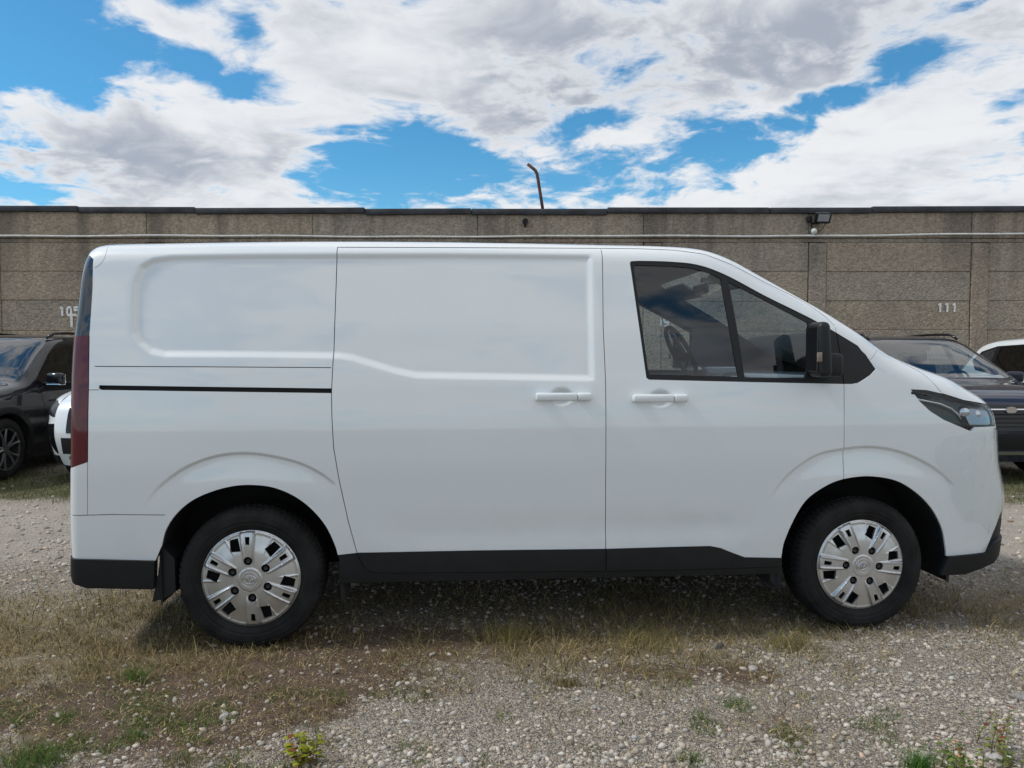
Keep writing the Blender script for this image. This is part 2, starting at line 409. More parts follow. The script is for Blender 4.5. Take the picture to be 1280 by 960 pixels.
# ---------------------------------------------------------------- a car body from a Shell, cut into its panels
SOFF = np.array([0, 2e-5, 3e-4, .0015, .005, .012, .025, .045, .07, .10, .13])
class Body:
    def __init__(s, sh, bottom, hgrid, disp=None, lines=(), extra=None, seg=.02):
        s.sh, s.dispf = sh, disp
        P = spline(sh.prof, seg); T = np.gradient(P[:, :2], axis=0); T /= np.linalg.norm(T, axis=1)[:, None]
        N = np.stack([T[:, 1], -T[:, 0]], 1)              # inward
        s.P, s.sN = P, N
        s.strip = P[:, None, :2]+N[:, None, :]*(SOFF[None, :, None]*P[:, None, 2:3])
        W = sh.Wf(s.strip[..., 0], s.strip[..., 1])
        y = W*(1-(1-SOFF[None, :])**sh.q)**(1/sh.q)
        yl = sh.w(s.strip[:, -1, 0], s.strip[:, -1, 1])
        s.stripy = y*(yl/y[:, -1])[:, None]
        inner = s.strip[:, -1, :]
        s.outer = np.vstack([inner, bottom])
        cons = [(s.outer, True)]+list(lines)
        pts, edges, key = [], [], {}
        def vid(p):
            k = (round(p[0], 5), round(p[1], 5))
            if k not in key: key[k] = len(pts); pts.append((float(k[0]), float(k[1])))
            return key[k]
        for L, closed in cons:
            ids = [vid(p) for p in np.asarray(L)]
            if closed: ids.append(ids[0])
            for a, b in zip(ids[:-1], ids[1:]):
                if a != b: edges.append((a, b))
        from mathutils.kdtree import KDTree
        kd = KDTree(len(pts))
        for i, p in enumerate(pts): kd.insert((*p, 0), i)
        kd.balance()
        x0, z0 = s.outer.min(0); x1, z1 = s.outer.max(0)
        zs = np.arange(z0, z1, hgrid*.866); G = []
        for k, z in enumerate(zs):
            xs = np.arange(x0+(k % 2)*hgrid/2, x1, hgrid); G.append(np.stack([xs, np.full(len(xs), z)], 1))
        G = np.vstack(G)
        ex = [G[inside(s.outer, G[:, 0], G[:, 1])]]
        thr = [.4*hgrid]
        ring = np.vstack([P[:, :2]+N*(o*P[:, 2:3]) for o in (.155, .185, .22, .27, .33, .41, .52, .66, .83)])
        ring = ring[inside(s.outer, ring[:, 0], ring[:, 1])]; ex.insert(0, ring); thr.insert(0, .006)
        if extra is not None and len(extra): ex.insert(0, np.asarray(extra)); thr.insert(0, .0025)
        for E, th in zip(ex, thr):
            if len(E) == 0: continue
            keep = [p for p in E if kd.find((p[0], p[1], 0))[2] > th]
            for p in keep: vid(p)
            if th < .4*hgrid:
                kd = KDTree(len(pts))
                for i, p in enumerate(pts): kd.insert((*p, 0), i)
                kd.balance()
        v, e, f, *_ = geometry.delaunay_2d_cdt([Vector(p) for p in pts], edges, [], 0, 1e-6)
        s.v = np.array([tuple(p) for p in v]); s.f = np.array([t for t in f if len(t) == 3])
        a, b, c = (s.v[s.f[:, k]] for k in range(3))
        cr = (b[:, 0]-a[:, 0])*(c[:, 1]-a[:, 1])-(b[:, 1]-a[:, 1])*(c[:, 0]-a[:, 0])
        s.f[cr < 0] = s.f[cr < 0][:, ::-1]
        s.f = s.f[np.abs(cr) > 1e-9]
        s.c = s.v[s.f].mean(1)
        s.ok = inside(s.outer, s.c[:, 0], s.c[:, 1])
        s.reg = np.full(len(s.f), 'none', dtype=object)
        s.outer_edge = {}
    def claim(s, name, poly):
        m = s.ok & (s.reg == 'none') & inside(poly, s.c[:, 0], s.c[:, 1]); s.reg[m] = name
    def rest(s, name): s.reg[s.ok & (s.reg == 'none')] = name
    def y(s, x, z): return s.sh.w(x, z) - (s.dispf(x, z) if s.dispf else 0)
    def side(s, names, off=0.0, rim=.012, flip=False, lift=None):
        """vertices, faces, normals of the named regions on one side"""
        names = [names] if isinstance(names, str) else names
        T = s.f[np.isin(s.reg, names)]
        if len(T) == 0: return np.zeros((0, 3)), [], np.zeros((0, 3))
        u, inv = np.unique(T, return_inverse=True); T = inv.reshape(T.shape)
        x, z = s.v[u, 0], s.v[u, 1]; e = .0015
        y = s.y(x, z)-off
        gx, gz = (s.y(x+e, z)-s.y(x-e, z))/(2*e), (s.y(x, z+e)-s.y(x, z-e))/(2*e)
        V = np.stack([x, -y, z], 1); N = -np.stack([gx, np.ones_like(gx), gz], 1)
        N /= np.linalg.norm(N, axis=1)[:, None]
        F_ = [tuple(t) for t in T]
        if rim:
            cnt = {}
            for t in T:
                for a, b in ((t[0], t[1]), (t[1], t[2]), (t[2], t[0])):
                    cnt[(a, b)] = 1
            E = [(a, b) for (a, b) in cnt if (b, a) not in cnt]
            mid = np.array([(s.v[u[a]]+s.v[u[b]])/2 for a, b in E]) if E else np.zeros((0, 2))
            dd = polydist(s.strip[:, -1, :], mid[:, 0], mid[:, 1], closed=False) if len(E) else []
            nv = len(V); VV, NN, FF = [], [], []
            for (a, b), d in zip(E, dd):
                if d < .001: continue
                A, B = V[a], V[b]; d2 = np.array([B[0]-A[0], B[2]-A[2]]); n = np.array([d2[1], 0, -d2[0]])/(np.linalg.norm(d2)+1e-9)
                k = nv+len(VV)
                VV += [A, B, B+(0, rim, 0), A+(0, rim, 0)]; NN += [n*.8+N[a]*.5, n*.8+N[b]*.5, n, n]; FF.append((k+1, k, k+3, k+2))
            if VV: V = np.vstack([V, VV]); N = np.vstack([N, NN]); F_ += FF
        if flip:
            V = V*(1, -1, 1); N = N*(1, -1, 1); F_ = [f[::-1] for f in F_]
        return V, F_, N
    def cap(s, i0, i1, off=0.0, lift=0.0):
        """the strip across the car between profile samples i0..i1"""
        i1 = min(i1, len(s.P)-1)
        S, Y = s.strip[i0:i1+1], s.stripy[i0:i1+1]
        R = np.stack([S[..., 0], -Y, S[..., 1]], -1)
        Lm = R[:, 1:][:, ::-1]*(1, -1, 1)
        G = np.concatenate([Lm, R], 1)                       # from +y side across to -y side
        S0, Y0 = s.strip, s.stripy
        R0 = np.stack([S0[..., 0], -Y0, S0[..., 1]], -1); G0 = np.concatenate([R0[:, 1:][:, ::-1]*(1, -1, 1), R0], 1)
        N = np.cross(np.gradient(G0, axis=1), np.gradient(G0, axis=0))[i0:i1+1]
        N /= np.linalg.norm(N, axis=2)[..., None]+1e-12
        # outward check on the middle column
        mid = G0.shape[1]//2
        out = -np.stack([s.sN[i0:i1+1, 0], np.zeros(i1-i0+1), s.sN[i0:i1+1, 1]], 1)
        if (N[:, mid]*out).sum() < 0: N = -N
        e = .0015; x, z = S[:, -1, 0], S[:, -1, 1]
        gx, gz = (s.sh.w(x+e, z)-s.sh.w(x-e, z))/(2*e), (s.sh.w(x, z+e)-s.sh.w(x, z-e))/(2*e)
        n = -np.stack([gx, np.ones_like(gx), gz], 1); n /= np.linalg.norm(n, axis=1)[:, None]
        N[:, -1] = n; N[:, 0] = n*(1, -1, 1)
        if off: G = G - N*off
        ni, nj = G.shape[:2]; V = G.reshape(-1, 3)
        q = np.arange(ni*nj).reshape(ni, nj)
        F_ = [(q[i, j], q[i+1, j], q[i+1, j+1], q[i, j+1]) for i in range(ni-1) for j in range(nj-1)]
        # orient
        a, b, c = V[F_[0][0]], V[F_[0][1]], V[F_[0][2]]
        k = (ni//2, nj//2)
        f = (q[k[0]-1, k[1]], q[k[0], k[1]], q[k[0], k[1]+1])
        if np.dot(np.cross(V[f[1]]-V[f[0]], V[f[2]]-V[f[0]]), N[k[0]-1, k[1]]) < 0: F_ = [t[::-1] for t in F_]
        return V, F_, N.reshape(-1, 3)
    def near(s, x, z):
        return int(np.argmin((s.P[:, 0]-x)**2+(s.P[:, 1]-z)**2))
def joinparts(parts):
    V, Fc, N = [], [], []; n = 0
    for v, f, nn in parts:
        if len(v) == 0: continue
        V.append(v); N.append(nn); Fc += [tuple(i+n for i in t) for t in f]; n += len(v)
    return np.vstack(V), Fc, np.vstack(N)
def emit(name, parts, m, parent):
    V, Fc, N = joinparts(parts)
    return mesh(name, V, Fc, m, parent, normals=N)
# ================================================================ THE SETTING
# value noise used for the ground cover
def vnoise(x, y, s, seed):
    r = np.random.default_rng(seed).random((256, 256)); u, v = np.asarray(x)*s+101.3, np.asarray(y)*s+57.7
    i, j = np.floor(u).astype(int), np.floor(v).astype(int); a, b = u-i, v-j; a, b = a*a*(3-2*a), b*b*(3-2*b)
    g = lambda p, q: r[p % 256, q % 256]
    return (g(i, j)*(1-a)+g(i+1, j)*a)*(1-b)+(g(i, j+1)*(1-a)+g(i+1, j+1)*a)*b
def fbm(x, y, s, seed, o=4):
    t, a, n = 0, .5, 0
    for k in range(o): t = t+a*vnoise(x, y, s*2**k, seed+k); n += a; a *= .55
    return t/n
def blob(x, y, px, py, sx, sy):
    g = on_ground(px, py); return np.exp(-.5*(((x-g[0])/sx)**2+((y-g[1])/sy)**2))
def cover(x, y):
    """dry straw, soil and green shares of the ground"""
    x, y = np.asarray(x, float), np.asarray(y, float)
    n, n2 = fbm(x, y, 1.3, 11), fbm(x, y, 4.5, 31)
    line = 3.72+.092*x                                               # along the wheels of the van
    band = np.exp(-.5*((y-line-.22)/.32)**2)*(.50+.25*sstep(-.6, -1.2, x)+.15*sstep(.0, .6, x)*sstep(1.6, 1.2, x))
    dry = band + .75*blob(x, y, 90, 790, .65, .45) + .55*blob(x, y, 800, 800, .5, .22) + .35*blob(x, y, 1240, 770, .5, .3) + .25*sstep(4.0, 4.4, y)*sstep(5.4, 4.8, y)
    dry = dry*(.45+1.1*n)+.55*(n2-.5)
    dry = dry + .75*sstep(.50, .66, fbm(x, y, 3.1, 131))*(.55*blob(x, y, 120, 890, .9, .4)+.35*blob(x, y, 760, 850, .8, .25)+.25*blob(x, y, 1150, 860, .6, .4))
    soil = .52*blob(x, y, 180, 880, .75, .3)+.5*blob(x, y, 330, 845, .5, .15)+.85*blob(x, y, 420, 800, .8, .13)+.7*blob(x, y, 880, 835, .35, .12)+.6*blob(x, y, 130, 880, .6, .25)+.5*blob(x, y, 900, 910, .25, .2)+.5*band
    soil = 1.25*soil*(.4+1.2*n2)+.9*(fbm(x, y, 2.2, 71)-.55)
    verge = sstep(7.0, 7.5, y+.6*(n-.5))*sstep(9.6, 8.8, y)
    green = verge*(.35+.9*n2)+.55*sstep(9.2, 10, y)*n
    dry = np.maximum(dry, .75*verge)
    return np.clip(dry, 0, 1), np.clip(soil, 0, 1), np.clip(green, 0, 1)
def gz(x, y):
    """small unevenness of the yard"""
    x, y = np.asarray(x, float), np.asarray(y, float)
    near = sstep(1.6, 2.2, y)*sstep(14, 9, y)
    return -.013*sstep(.2, 1.5, x)*near + .022*(fbm(x, y, 1.1, 3)-.5)*near+.010*(fbm(x, y, 7, 5)-.5)*near - .017
xs = np.r_[-400, -150, -60, -30, -18, np.arange(-12, -5, .2), np.arange(-5, 5, .035), np.arange(5, 12.01, .2), 18, 30, 60, 150, 400]
ys = np.r_[-400, -150, -50, -20, -8, -3, 0, 1, 1.5, np.arange(1.9, 6.0, .035), np.arange(6.0, 14, .1), 16, 20, 30, 60, 150, 400, 900]
X, Y = np.meshgrid(xs, ys, indexing='ij'); nx, ny = X.shape
Zg = gz(X, Y); q = np.arange(nx*ny).reshape(nx, ny)
me = bpy.data.meshes.new('ground'); me.from_pydata(np.stack([X, Y, Zg], -1).reshape(-1, 3).tolist(), [], np.stack([q[:-1, :-1], q[1:, :-1], q[1:, 1:], q[:-1, 1:]], -1).reshape(-1, 4).tolist())
dry, soil, green = cover(X.ravel(), Y.ravel())
at_ = me.color_attributes.new('cover', 'FLOAT_COLOR', 'POINT'); at_.data.foreach_set('color', np.stack([dry, soil, green, np.ones_like(dry)], 1).astype(np.float32).ravel())
me.shade_smooth()
gm = mat('gravel_yard', (.3, .28, .26), .9, spec=.25); t, b = nodes_of(gm)
pos = t.new('ShaderNodeNewGeometry').outputs['Position']
cv = t.new('ShaderNodeVertexColor', layer_name='cover').outputs[0]; cs = t.new('ShaderNodeSeparateColor'); t.l.new(cv, cs.inputs[0])
wp = t.vm('ADD', pos, t.vm('SCALE', t.vm('SUBTRACT', t.noise(pos, 40, 3, .6, 0, True), (.5, .5, .5)), scale=.012))
cell = t.new('ShaderNodeTexVoronoi', feature='F1'); t.l.new(wp, cell.inputs['Vector']); cell.inputs['Scale'].default_value = 150
cell2 = t.new('ShaderNodeTexVoronoi', feature='F1'); t.l.new(wp, cell2.inputs['Vector']); cell2.inputs['Scale'].default_value = 62
c1 = t.xyz(cell.outputs['Color']); c2 = t.xyz(cell2.outputs['Color'])
tone = t.m('ADD', t.m('MULTIPLY', c1[0], .62), t.m('MULTIPLY', c2[1], .38))
grav = t.mix(t.ss(tone, .1, .95), (.17, .15, .13), (.68, .60, .50))
grav = t.mix(t.m('MULTIPLY', t.ss(c1[1], .7, 1.0), .4), grav, (.38, .30, .235))
big = t.noise(pos, 1.1, 6, .6)
grav = t.mix(t.m('MULTIPLY', t.ss(big, .38, .66), .4), grav, (.33, .275, .22))
gap = t.m('MULTIPLY', t.ss(cell.outputs['Distance'], .35, .75), .55)  # shade between the grains, painted into the gravel colour
grav = t.mix(gap, grav, (.09, .078, .066))
lane = t.m('MULTIPLY', t.ss(t.xyz(pos)[1], 4.9, 5.5), t.ss(t.xyz(pos)[1], 7.6, 6.9))
grav = t.mix(t.m('MULTIPLY', lane, t.ss(t.noise(pos, 3.0, 7, .7), .3, .65, .35, .8)), grav, (.50, .445, .385))
fine = t.noise(pos, 260, 4, .7)
soilc = t.mix(fine, (.075, .048, .034), (.24, .17, .125))
dryc = t.mix(t.noise(t.vm('MULTIPLY', pos, (1, .35, 1)), 180, 5, .7), (.10, .072, .036), (.45, .36, .20))
grnc = t.mix(t.noise(pos, 150, 5, .7), (.035, .045, .016), (.12, .15, .05))
det = t.m('MULTIPLY', t.m('SUBTRACT', t.noise(pos, 22, 8, .75), .5), 2.0)
col = t.mix(t.ss(t.m('ADD', cs.outputs[1], det), .35, .75), grav, soilc)
col = t.mix(t.m('MULTIPLY', t.ss(t.m('ADD', cs.outputs[0], det), .45, .95), .6), col, dryc)
col = t.mix(t.m('MULTIPLY', t.ss(t.m('ADD', cs.outputs[2], det), .45, .9), .85), col, grnc)
t.put(b.inputs['Base Color'], col)
hgt = t.m('ADD', t.m('MULTIPLY', cell.outputs['Distance'], -1.0), t.m('MULTIPLY', cell2.outputs['Distance'], -1.2))
t.put(b.inputs['Normal'], t.bump(t.m('ADD', t.m('MULTIPLY', hgt, 1.0), t.m('MULTIPLY', fine, .35)), .9, .012))
me.materials.append(gm); tag(link(bpy.data.objects.new('ground', me)), kind='structure')

# ---------------------------------------------------------------- the long concrete wall of the garage row
WY = 13.75
def wz(py): return float(at_depth(640, py, WY)[2])
def wx(px): return float(at_depth(px, 350, WY)[0])
def concrete(name, base, var=.16):
    m = mat(name, base, .92, spec=.2); t, b = nodes_of(m); pos = t.new('ShaderNodeNewGeometry').outputs['Position']
    oi = t.new('ShaderNodeObjectInfo').outputs['Random']
    peb = t.new('ShaderNodeTexVoronoi', feature='F1'); t.l.new(pos, peb.inputs['Vector']); peb.inputs['Scale'].default_value = 30
    pc = t.xyz(peb.outputs['Color'])
    f1 = t.noise(pos, 24, 8, .8)
    lo, hi = tuple(x*.56 for x in base), tuple(x*1.5 for x in base)
    c = t.mix(t.m('ADD', t.m('MULTIPLY', t.ss(f1, .25, .75), .55), t.m('MULTIPLY', pc[0], .45)), lo, hi)
    c = t.mix(t.ss(t.noise(pos, .7, 5, .6), .3, .72), c, t.mix(1.0, c, (.80, .80, .82), 'MULTIPLY'))
    c = t.mix(t.m('MULTIPLY', oi, .8), c, t.mix(1.0, c, (1.07, 1.01, .93), 'MULTIPLY'))
    # rain streaks running down from the coping
    st = t.noise(t.vm('MULTIPLY', pos, (1.6, 1.6, .10)), 1.3, 6, .65)
    z = t.xyz(pos)[2]
    smk = t.m('MULTIPLY', t.ss(st, .44, .66), t.ss(z, 2.0, 4.0))
    c = t.mix(t.m('MULTIPLY', smk, .58), c, (.085, .076, .068))
    t.put(b.inputs['Base Color'], c)
    t.put(b.inputs['Normal'], t.bump(t.m('ADD', t.m('MULTIPLY', peb.outputs['Distance'], -1), f1), .8, .02))
    return m
CON = concrete('exposed_aggregate_concrete', (.390, .328, .258))
CON2 = concrete('pilaster_concrete', (.370, .308, .245))
MORT = speckle(mat('joint_mortar', (.23, .20, .165), .95), 5, .3)
TAR = speckle(mat('bitumen_coping', (.034, .036, .042), .75), 3, .45, .5, 30, .01)
wall = empty('garage_building', (0, WY, 0)); tag(wall, 'long low concrete building of stacked panels with a dark coping, behind all the parked cars', 'building')
wall.location = (0, 0, 0)
top = 3.962; zrow = [wz(v) for v in (262.5, 297.5, 303, 339.5, 376, 413, 449.5, 486, 522, 560, 575)]
zrow = [z for z in zrow if z > .02]+[-.05]
pil = [wx(p) for p in (-433, -228, -22, 184, 391, 597, 804, 1010, 1213, 1417, 1622)]
pw = 22.5/F*WY
bm = bmesh.new(); x0, x1 = pil[0]-3, pil[-1]+3
rbox(bm, ((x0+x1)/2, WY+.16+2.9, (top-.05)/2), (x1-x0, 5.9, top-.05), 0); core = bmobj('wall_core', bm, MORT, wall)
pcache = {}
def panel(name, xa, xb, za, zb, y, dep, m, r=.008):
    k = (round(xb-xa, 3), round(zb-za, 3), dep, m.name)
    if k not in pcache:
        bm = bmesh.new(); rbox(bm, (0, 0, 0), (xb-xa, dep, zb-za), r, 1); o = bmobj(name, bm, m, wall); pcache[k] = o.data
    else: o = link(bpy.data.objects.new(name, pcache[k]), wall)
    o.location = ((xa+xb)/2, y, (za+zb)/2); return o
prn = random.Random(3)
for i in range(len(pil)-1):
    a, c = pil[i]+pw, pil[i+1]
    jit = [0, 0, 0]+[prn.uniform(-.016, .016) for _ in zrow[3:]]; zr_ = [z+j for z, j in zip(zrow, jit)]
    for zt, zb in zip(zr_[:-1], zr_[1:]):
        g = .0036
        if zt-zb < .15:      # the thin ledge under the conduit
            panel('ledge', pil[i], pil[i+1], zb+.004, zt-.004, WY+.09+.018, .18, CON2, .008); continue
        full = zt > zrow[1]+.01
        panel('panel', (pil[i]+g) if full else a+g, c-g, zb+g*.7, zt-g*.7, WY+.09+prn.uniform(-.006, .007), .18, CON)
    z = zrow[2]
    panel('pilaster', pil[i]+.010, pil[i]+pw-.003, -.05, z-.012, WY+.07, .18, CON2, .015)
# coping: lengths of bitumen felt over the edge, not quite in line
x = x0
while x < x1:
    L = prn.uniform(1.5, 3.2); dz = prn.uniform(-.012, .012)
    bm = bmesh.new(); rbox(bm, (0, 0, 0), (L-.006, .34, .105), .018, 2)
    for v in bm.verts:
        v.co.z += .010*math.sin(v.co.x*5+x)*(1 if v.co.z < 0 else .4); v.co.y += .012*math.sin(v.co.x*3.1+x)
    o = bmobj('coping', bm, TAR, wall, angle=40); o.location = (x+L/2, WY+.10, top-.052+dz*.7+.048*min((x+L/2)/9.2, 1.4)**2 if x > -12 else top); x += L
bm = bmesh.new(); rbox(bm, ((x0+x1)/2, WY+3.1, top-.06), (x1-x0, 5.7, .06), 0); bmobj('roof_felt', bm, TAR, wall)
# stencilled bay numbers
wpaint = mat('white_wall_paint', (.82, .81, .78), .85); t, b = nodes_of(wpaint); pos = t.new('ShaderNodeNewGeometry').outputs['Position']
t.put(b.inputs['Base Color'], t.mix(t.ss(t.noise(pos, 34, 5, .7), .50, .66), (.84, .83, .80), (.42, .38, .32)))
GL = {'1': [[(.06, .5), (.06, -.5)], [(-.17, .27), (.02, .46)]], '0': [[(.22*math.cos(q_), .45*math.sin(q_)) for q_ in np.linspace(0, 2*math.pi, 21)]],
      '5': [[(-.20, .5), (-.20, .0)], [(-.14, .43), (.24, .43)], [(-.20, .06), (-.02, .14), (.12, .11), (.21, 0), (.23, -.17), (.17, -.34), (.04, -.45), (-.10, -.45), (-.22, -.37)]],
      '9': [[(.22, .22), (.14, .42), (0, .46), (-.14, .42), (-.22, .2), (-.14, .0), (0, -.04), (.14, .02), (.22, .22)], [(.22, .26), (.23, .05), (.19, -.2), (.10, -.38), (-.02, -.46), (-.16, -.4)]]}
def lettering(txt, px, py, h, parent, y):
    """stencilled digits, each drawn as thick strokes in one thin mesh"""
    p = at_depth(px, py, y)
    for i, ch in enumerate(txt):
        bm = bmesh.new(); ox = (i-(len(txt)-1)/2)*h*.74
        for j, S_ in enumerate(GL[ch]):
            S_ = np.array(S_)*h*.93; l_, r_ = thick(spline(S_, h*.05) if len(S_) > 2 else S_, h*.105)
            vs = [(bm.verts.new((ox+a_[0], -.0015*j, a_[1])), bm.verts.new((ox+b_[0], -.0015*j, b_[1]))) for a_, b_ in zip(l_, r_)]
            for (a_, b_), (c_, d_) in zip(vs[:-1], vs[1:]): bm.faces.new((a_, b_, d_, c_))
        o = bmobj('painted_digit', bm, wpaint, parent); o.location = (p[0], y-.004, p[2])
FY = WY-.014
pxm = WY/F
lettering('105', 86.5, 389, 12.5*pxm, wall, FY); lettering('109', 823.5, 402.5, 12.5*pxm, wall, FY); lettering('111', 1183.5, 384.5, 12*pxm, wall, FY)
bm = bmesh.new(); c_ = at_depth(89.6, 400.5, FY)
for dx_, dz_, sx, sz in ((0, 0, .042, .24), (.115, 0, .040, .24), (.0575, .10, .155, .04)): rbox(bm, (c_[0]+dx_, FY-.006-.001*(dx_ == .0575), c_[2]+dz_), (sx, .004, sz), 0)
bmobj('painted_letter', bm, wpaint, wall)

# conduit with clips, along the ledge
cz = wz(296); steel = speckle(mat('white_conduit', (.62, .62, .60), .5), 8, .15)
bm = bmesh.new(); tube(bm, [(xx, FY-.035+.004*math.sin(xx*2.2), cz+.028*min(abs(xx)/9.2, 1.4)**2*(1.6 if xx > 0 else .6)+.008*math.sin(xx*.9)+.005*math.sin(xx*2.7)) for xx in np.arange(x0, x1, .4)], .017, 8)
cd = bmobj('conduit', bm, steel, None, True); tag(cd, 'thin pale conduit pipe running along the top of the concrete wall', 'pipe')
for i in range(int((x1-x0)/1.1)):
    xx = x0+.5+i*1.1; bm = bmesh.new(); rbox(bm, (xx, FY-.028, cz+.028*min(abs(xx)/9.2, 1.4)**2*(1.6 if xx > 0 else .6)+.008*math.sin(xx*.9)+.005*math.sin(xx*2.7)), (.022, .05, .040), .004, 1); bmobj('clip', bm, steel, cd)
# floodlight
p = at_depth(1027, 272.5, FY-.14); fl = empty('floodlight', (p[0], FY, p[2])); tag(fl, 'small black floodlight under the coping of the concrete wall, up left of number 111', 'lamp')
bm = bmesh.new(); rbox(bm, (0, -.16, .0), (.27, .09, .19), .018, 2, Matrix.Rotation(R_(28), 4, 'X'), lambda v: (v.x*(1.1 if v.y < 0 else .8), v.y, v.z)); bmobj('housing', bm, M['plastic'], fl, angle=40)
bm = bmesh.new(); rbox(bm, (.01, -.205, -.012), (.20, .012, .125), .004, 1, Matrix.Rotation(R_(28), 4, 'X')); bmobj('lamp_glass', bm, mat('floodlight_glass', (.30, .31, .32), .15), fl)
bm = bmesh.new(); rbox(bm, (-.17, -.03, .0), (.08, .07, .10), .01, 1); rbox(bm, (-.08, -.05, -.08), (.16, .02, .03), .004, 1); tube(bm, [(-.13, -.02, -.05), (-.13, -.03, -.14)], .012, 6); tube(bm, [(.10, -.10, -.08), (.04, -.03, -.20), (-.07, -.03, -.22)], .006, 6); bmobj('bracket', bm, M['plastic'], fl)
bm = bmesh.new(); bmesh.ops.create_uvsphere(bm, u_segments=12, v_segments=8, radius=.055); bmesh.ops.translate(bm, verts=bm.verts[:], vec=(-.085, -.03, -.215)); bmobj('junction_box', bm, steel, fl, True)
# bent rusty pipe on the roof, iron stub below the coping
rust = speckle(mat('rusty_iron', (.115, .055, .040), .85), 25, .45, .4, 120, .003)
a_, b_, c_, d_ = (at_depth(px, py, WY+.35) for px, py in ((679.5, 268), (671.5, 218), (667.5, 211.5), (659.5, 205)))
bm = bmesh.new(); tube(bm, [a_, a_*.5+b_*.5, b_, (b_+c_)/2+np.array([.005, 0, .01]), c_, d_], .029, 10); pp = bmobj('bent_pipe', bm, rust, None, True); tag(pp, 'rusty bent pipe sticking up from the flat roof against the sky', 'pipe')
s_ = at_depth(656.5, 277, FY); bm = bmesh.new(); tube(bm, [(s_[0], FY+.03, s_[2]), (s_[0], FY-.09, s_[2]-.005)], .05, 12); tube(bm, [(s_[0], FY-.02, s_[2]-.03), (s_[0], FY-.025, s_[2]-.10)], .022, 8); sb = bmobj('drain_stub', bm, M['under'], None, angle=40); tag(sb, 'short black drain stub poking out of the wall just under the coping', 'pipe')
# ================================================================ THE VAN
VPROF = [(-2.372, .285, .11), (-2.383, 0.340, 0.11), (-2.3793, 0.4233, 0.11), (-2.3800, 0.5259, 0.11), (-2.3786, 0.6290, 0.11), (-2.3726, 0.7918, 0.11), (-2.3688, 0.9424, 0.11), (-2.3685, 1.1679, 0.11), (-2.3690, 1.3374, 0.11), (-2.3660, 1.4519, 0.11), (-2.3600, 1.5400, 0.11), (-2.3545, 1.6218, 0.11), (-2.3488, 1.7261, 0.11), (-2.344, 1.80, 0.12), (-2.335, 1.855, 0.13), (-2.315, 1.900, 0.14), (-2.2800, 1.9300, 0.15), (-2.2329, 1.9397, 0.15), (-2.1378, 1.9442, 0.15), (-1.9866, 1.9494, 0.16), (-1.6041, 1.9598, 0.16), (-1.1357, 1.9702, 0.16), (-0.5761, 1.9745, 0.16), (-0.1671, 1.9735, 0.16), (0.2076, 1.9706, 0.16), (0.6066, 1.9650, 0.16), (0.7700, 1.9490, 0.17), (0.9099, 1.9020, 0.19), (1.0325, 1.8370, 0.20), (1.1766, 1.7580, 0.20), (1.3523, 1.6610, 0.20), (1.4759, 1.5870, 0.20), (1.5927, 1.5130, 0.20), (1.7164, 1.4260, 0.20), (1.9055, 1.3450, 0.20), (2.0778, 1.2896, 0.22), (2.1636, 1.2482, 0.25), (2.2701, 1.1991, 0.30), (2.3453, 1.1441, 0.35), (2.3949, 1.0650, 0.42), (2.4139, 0.9696, 0.45), (2.4215, 0.8490, 0.46), (2.4479, 0.7411, 0.46), (2.4784, 0.6607, 0.46), (2.4740, 0.5935, 0.46), (2.4610, 0.5005, 0.46), (2.4570, 0.4300, 0.46), (2.4555, 0.3850, 0.46), (2.452, 0.345, 0.46)]
VSH = Shell(VPROF, VW)
def V2(px, py):
    """(x, z) on the van's near side at the picture point"""
    d = dir_van(ray(px, py)); y = np.linspace(-1.03, -.45, 300); t_ = (y-VCAM[1])/d[1]
    x, z = VCAM[0]+t_*d[0], VCAM[2]+t_*d[2]; W = VW(x, z)
    g = VSH.d(x, z)-VSH.dreq(np.minimum(np.abs(y), W*.9999), W, np.clip(VSH._cub(VSH.R, x, z), .05, .6)); g[np.abs(y) > W] = -1
    k = np.argmax(g > 0) if (g > 0).any() else int(np.argmax(g))
    return (x[k], z[k])
def V2b(px, py):
    """as V2, but points clear of the body in the picture are carried out past its ends"""
    if px < 80: return (-2.6, V2(97, py)[1])
    if px > 1258: return (2.75, V2(1240, py)[1])
    return V2(px, py)
def VP(L, h=None, closed=False):
    Q = np.array([V2b(*p) for p in L]); return resample(Q, h, closed) if h else Q

sliding = VP([(422,309),(560,309.5),(750.7,310.5),(754,411),(757,477),(757,600),(757,690),(757,713.5),(600,714.8),(475,716),(458,712.5),(447.5,695),(435,650.6),(424,600.6),(417,560),(414.8,520),(414.4,490),(416.7,444),(420,345.6)], .015, True)
front = VP([(750.7,310.5),(800,311),(844,312.8),(881,318),(914.7,331),(957,353.4),(1004.6,377),(1032.8,397),(1043,407),(1045.5,416),(1050,440),(1055,478),(1055,520),(1054,604),(1035,612),(1012,629),(998,650),(984,680),(980,697),(974,708),(900,710.5),(757,713.5),(757,690),(757,600),(757,477),(754,411)], .015, True)
dlo = resample(np.vstack([spline(VP([(788.5,326.6),(800,326),(840,327.2),(872.5,331),(906,343),(957,370),(1011.7,397),(1044,415),(1068,430.5)]), .015), VP([(1082,443),(1094.6,461.7),(1088,469),(1074,478),(1066,480),(1052.5,480),(930,477.5),(811,474.6),(807.8,472),(799,410),(787.3,329)])]), .015, True)
glassA = VP([(793.5,331.3),(840,332.6),(866,335.2),(885,340.5),(901,348),(912,410),(923,471),(812.5,468),(810.5,464),(803,410),(792.3,334)], .015, True)
glassB = VP([(911,352.5),(957,375.5),(1010,403.5),(1014,440),(1006,472.5),(931,472),(921.5,410)], .015, True)
sail = VP([(1011.7,397),(1044,415),(1072,432),(1094.6,461.7),(1072,479),(1052.5,480),(1008,478.6),(1014,440)], .015, True)
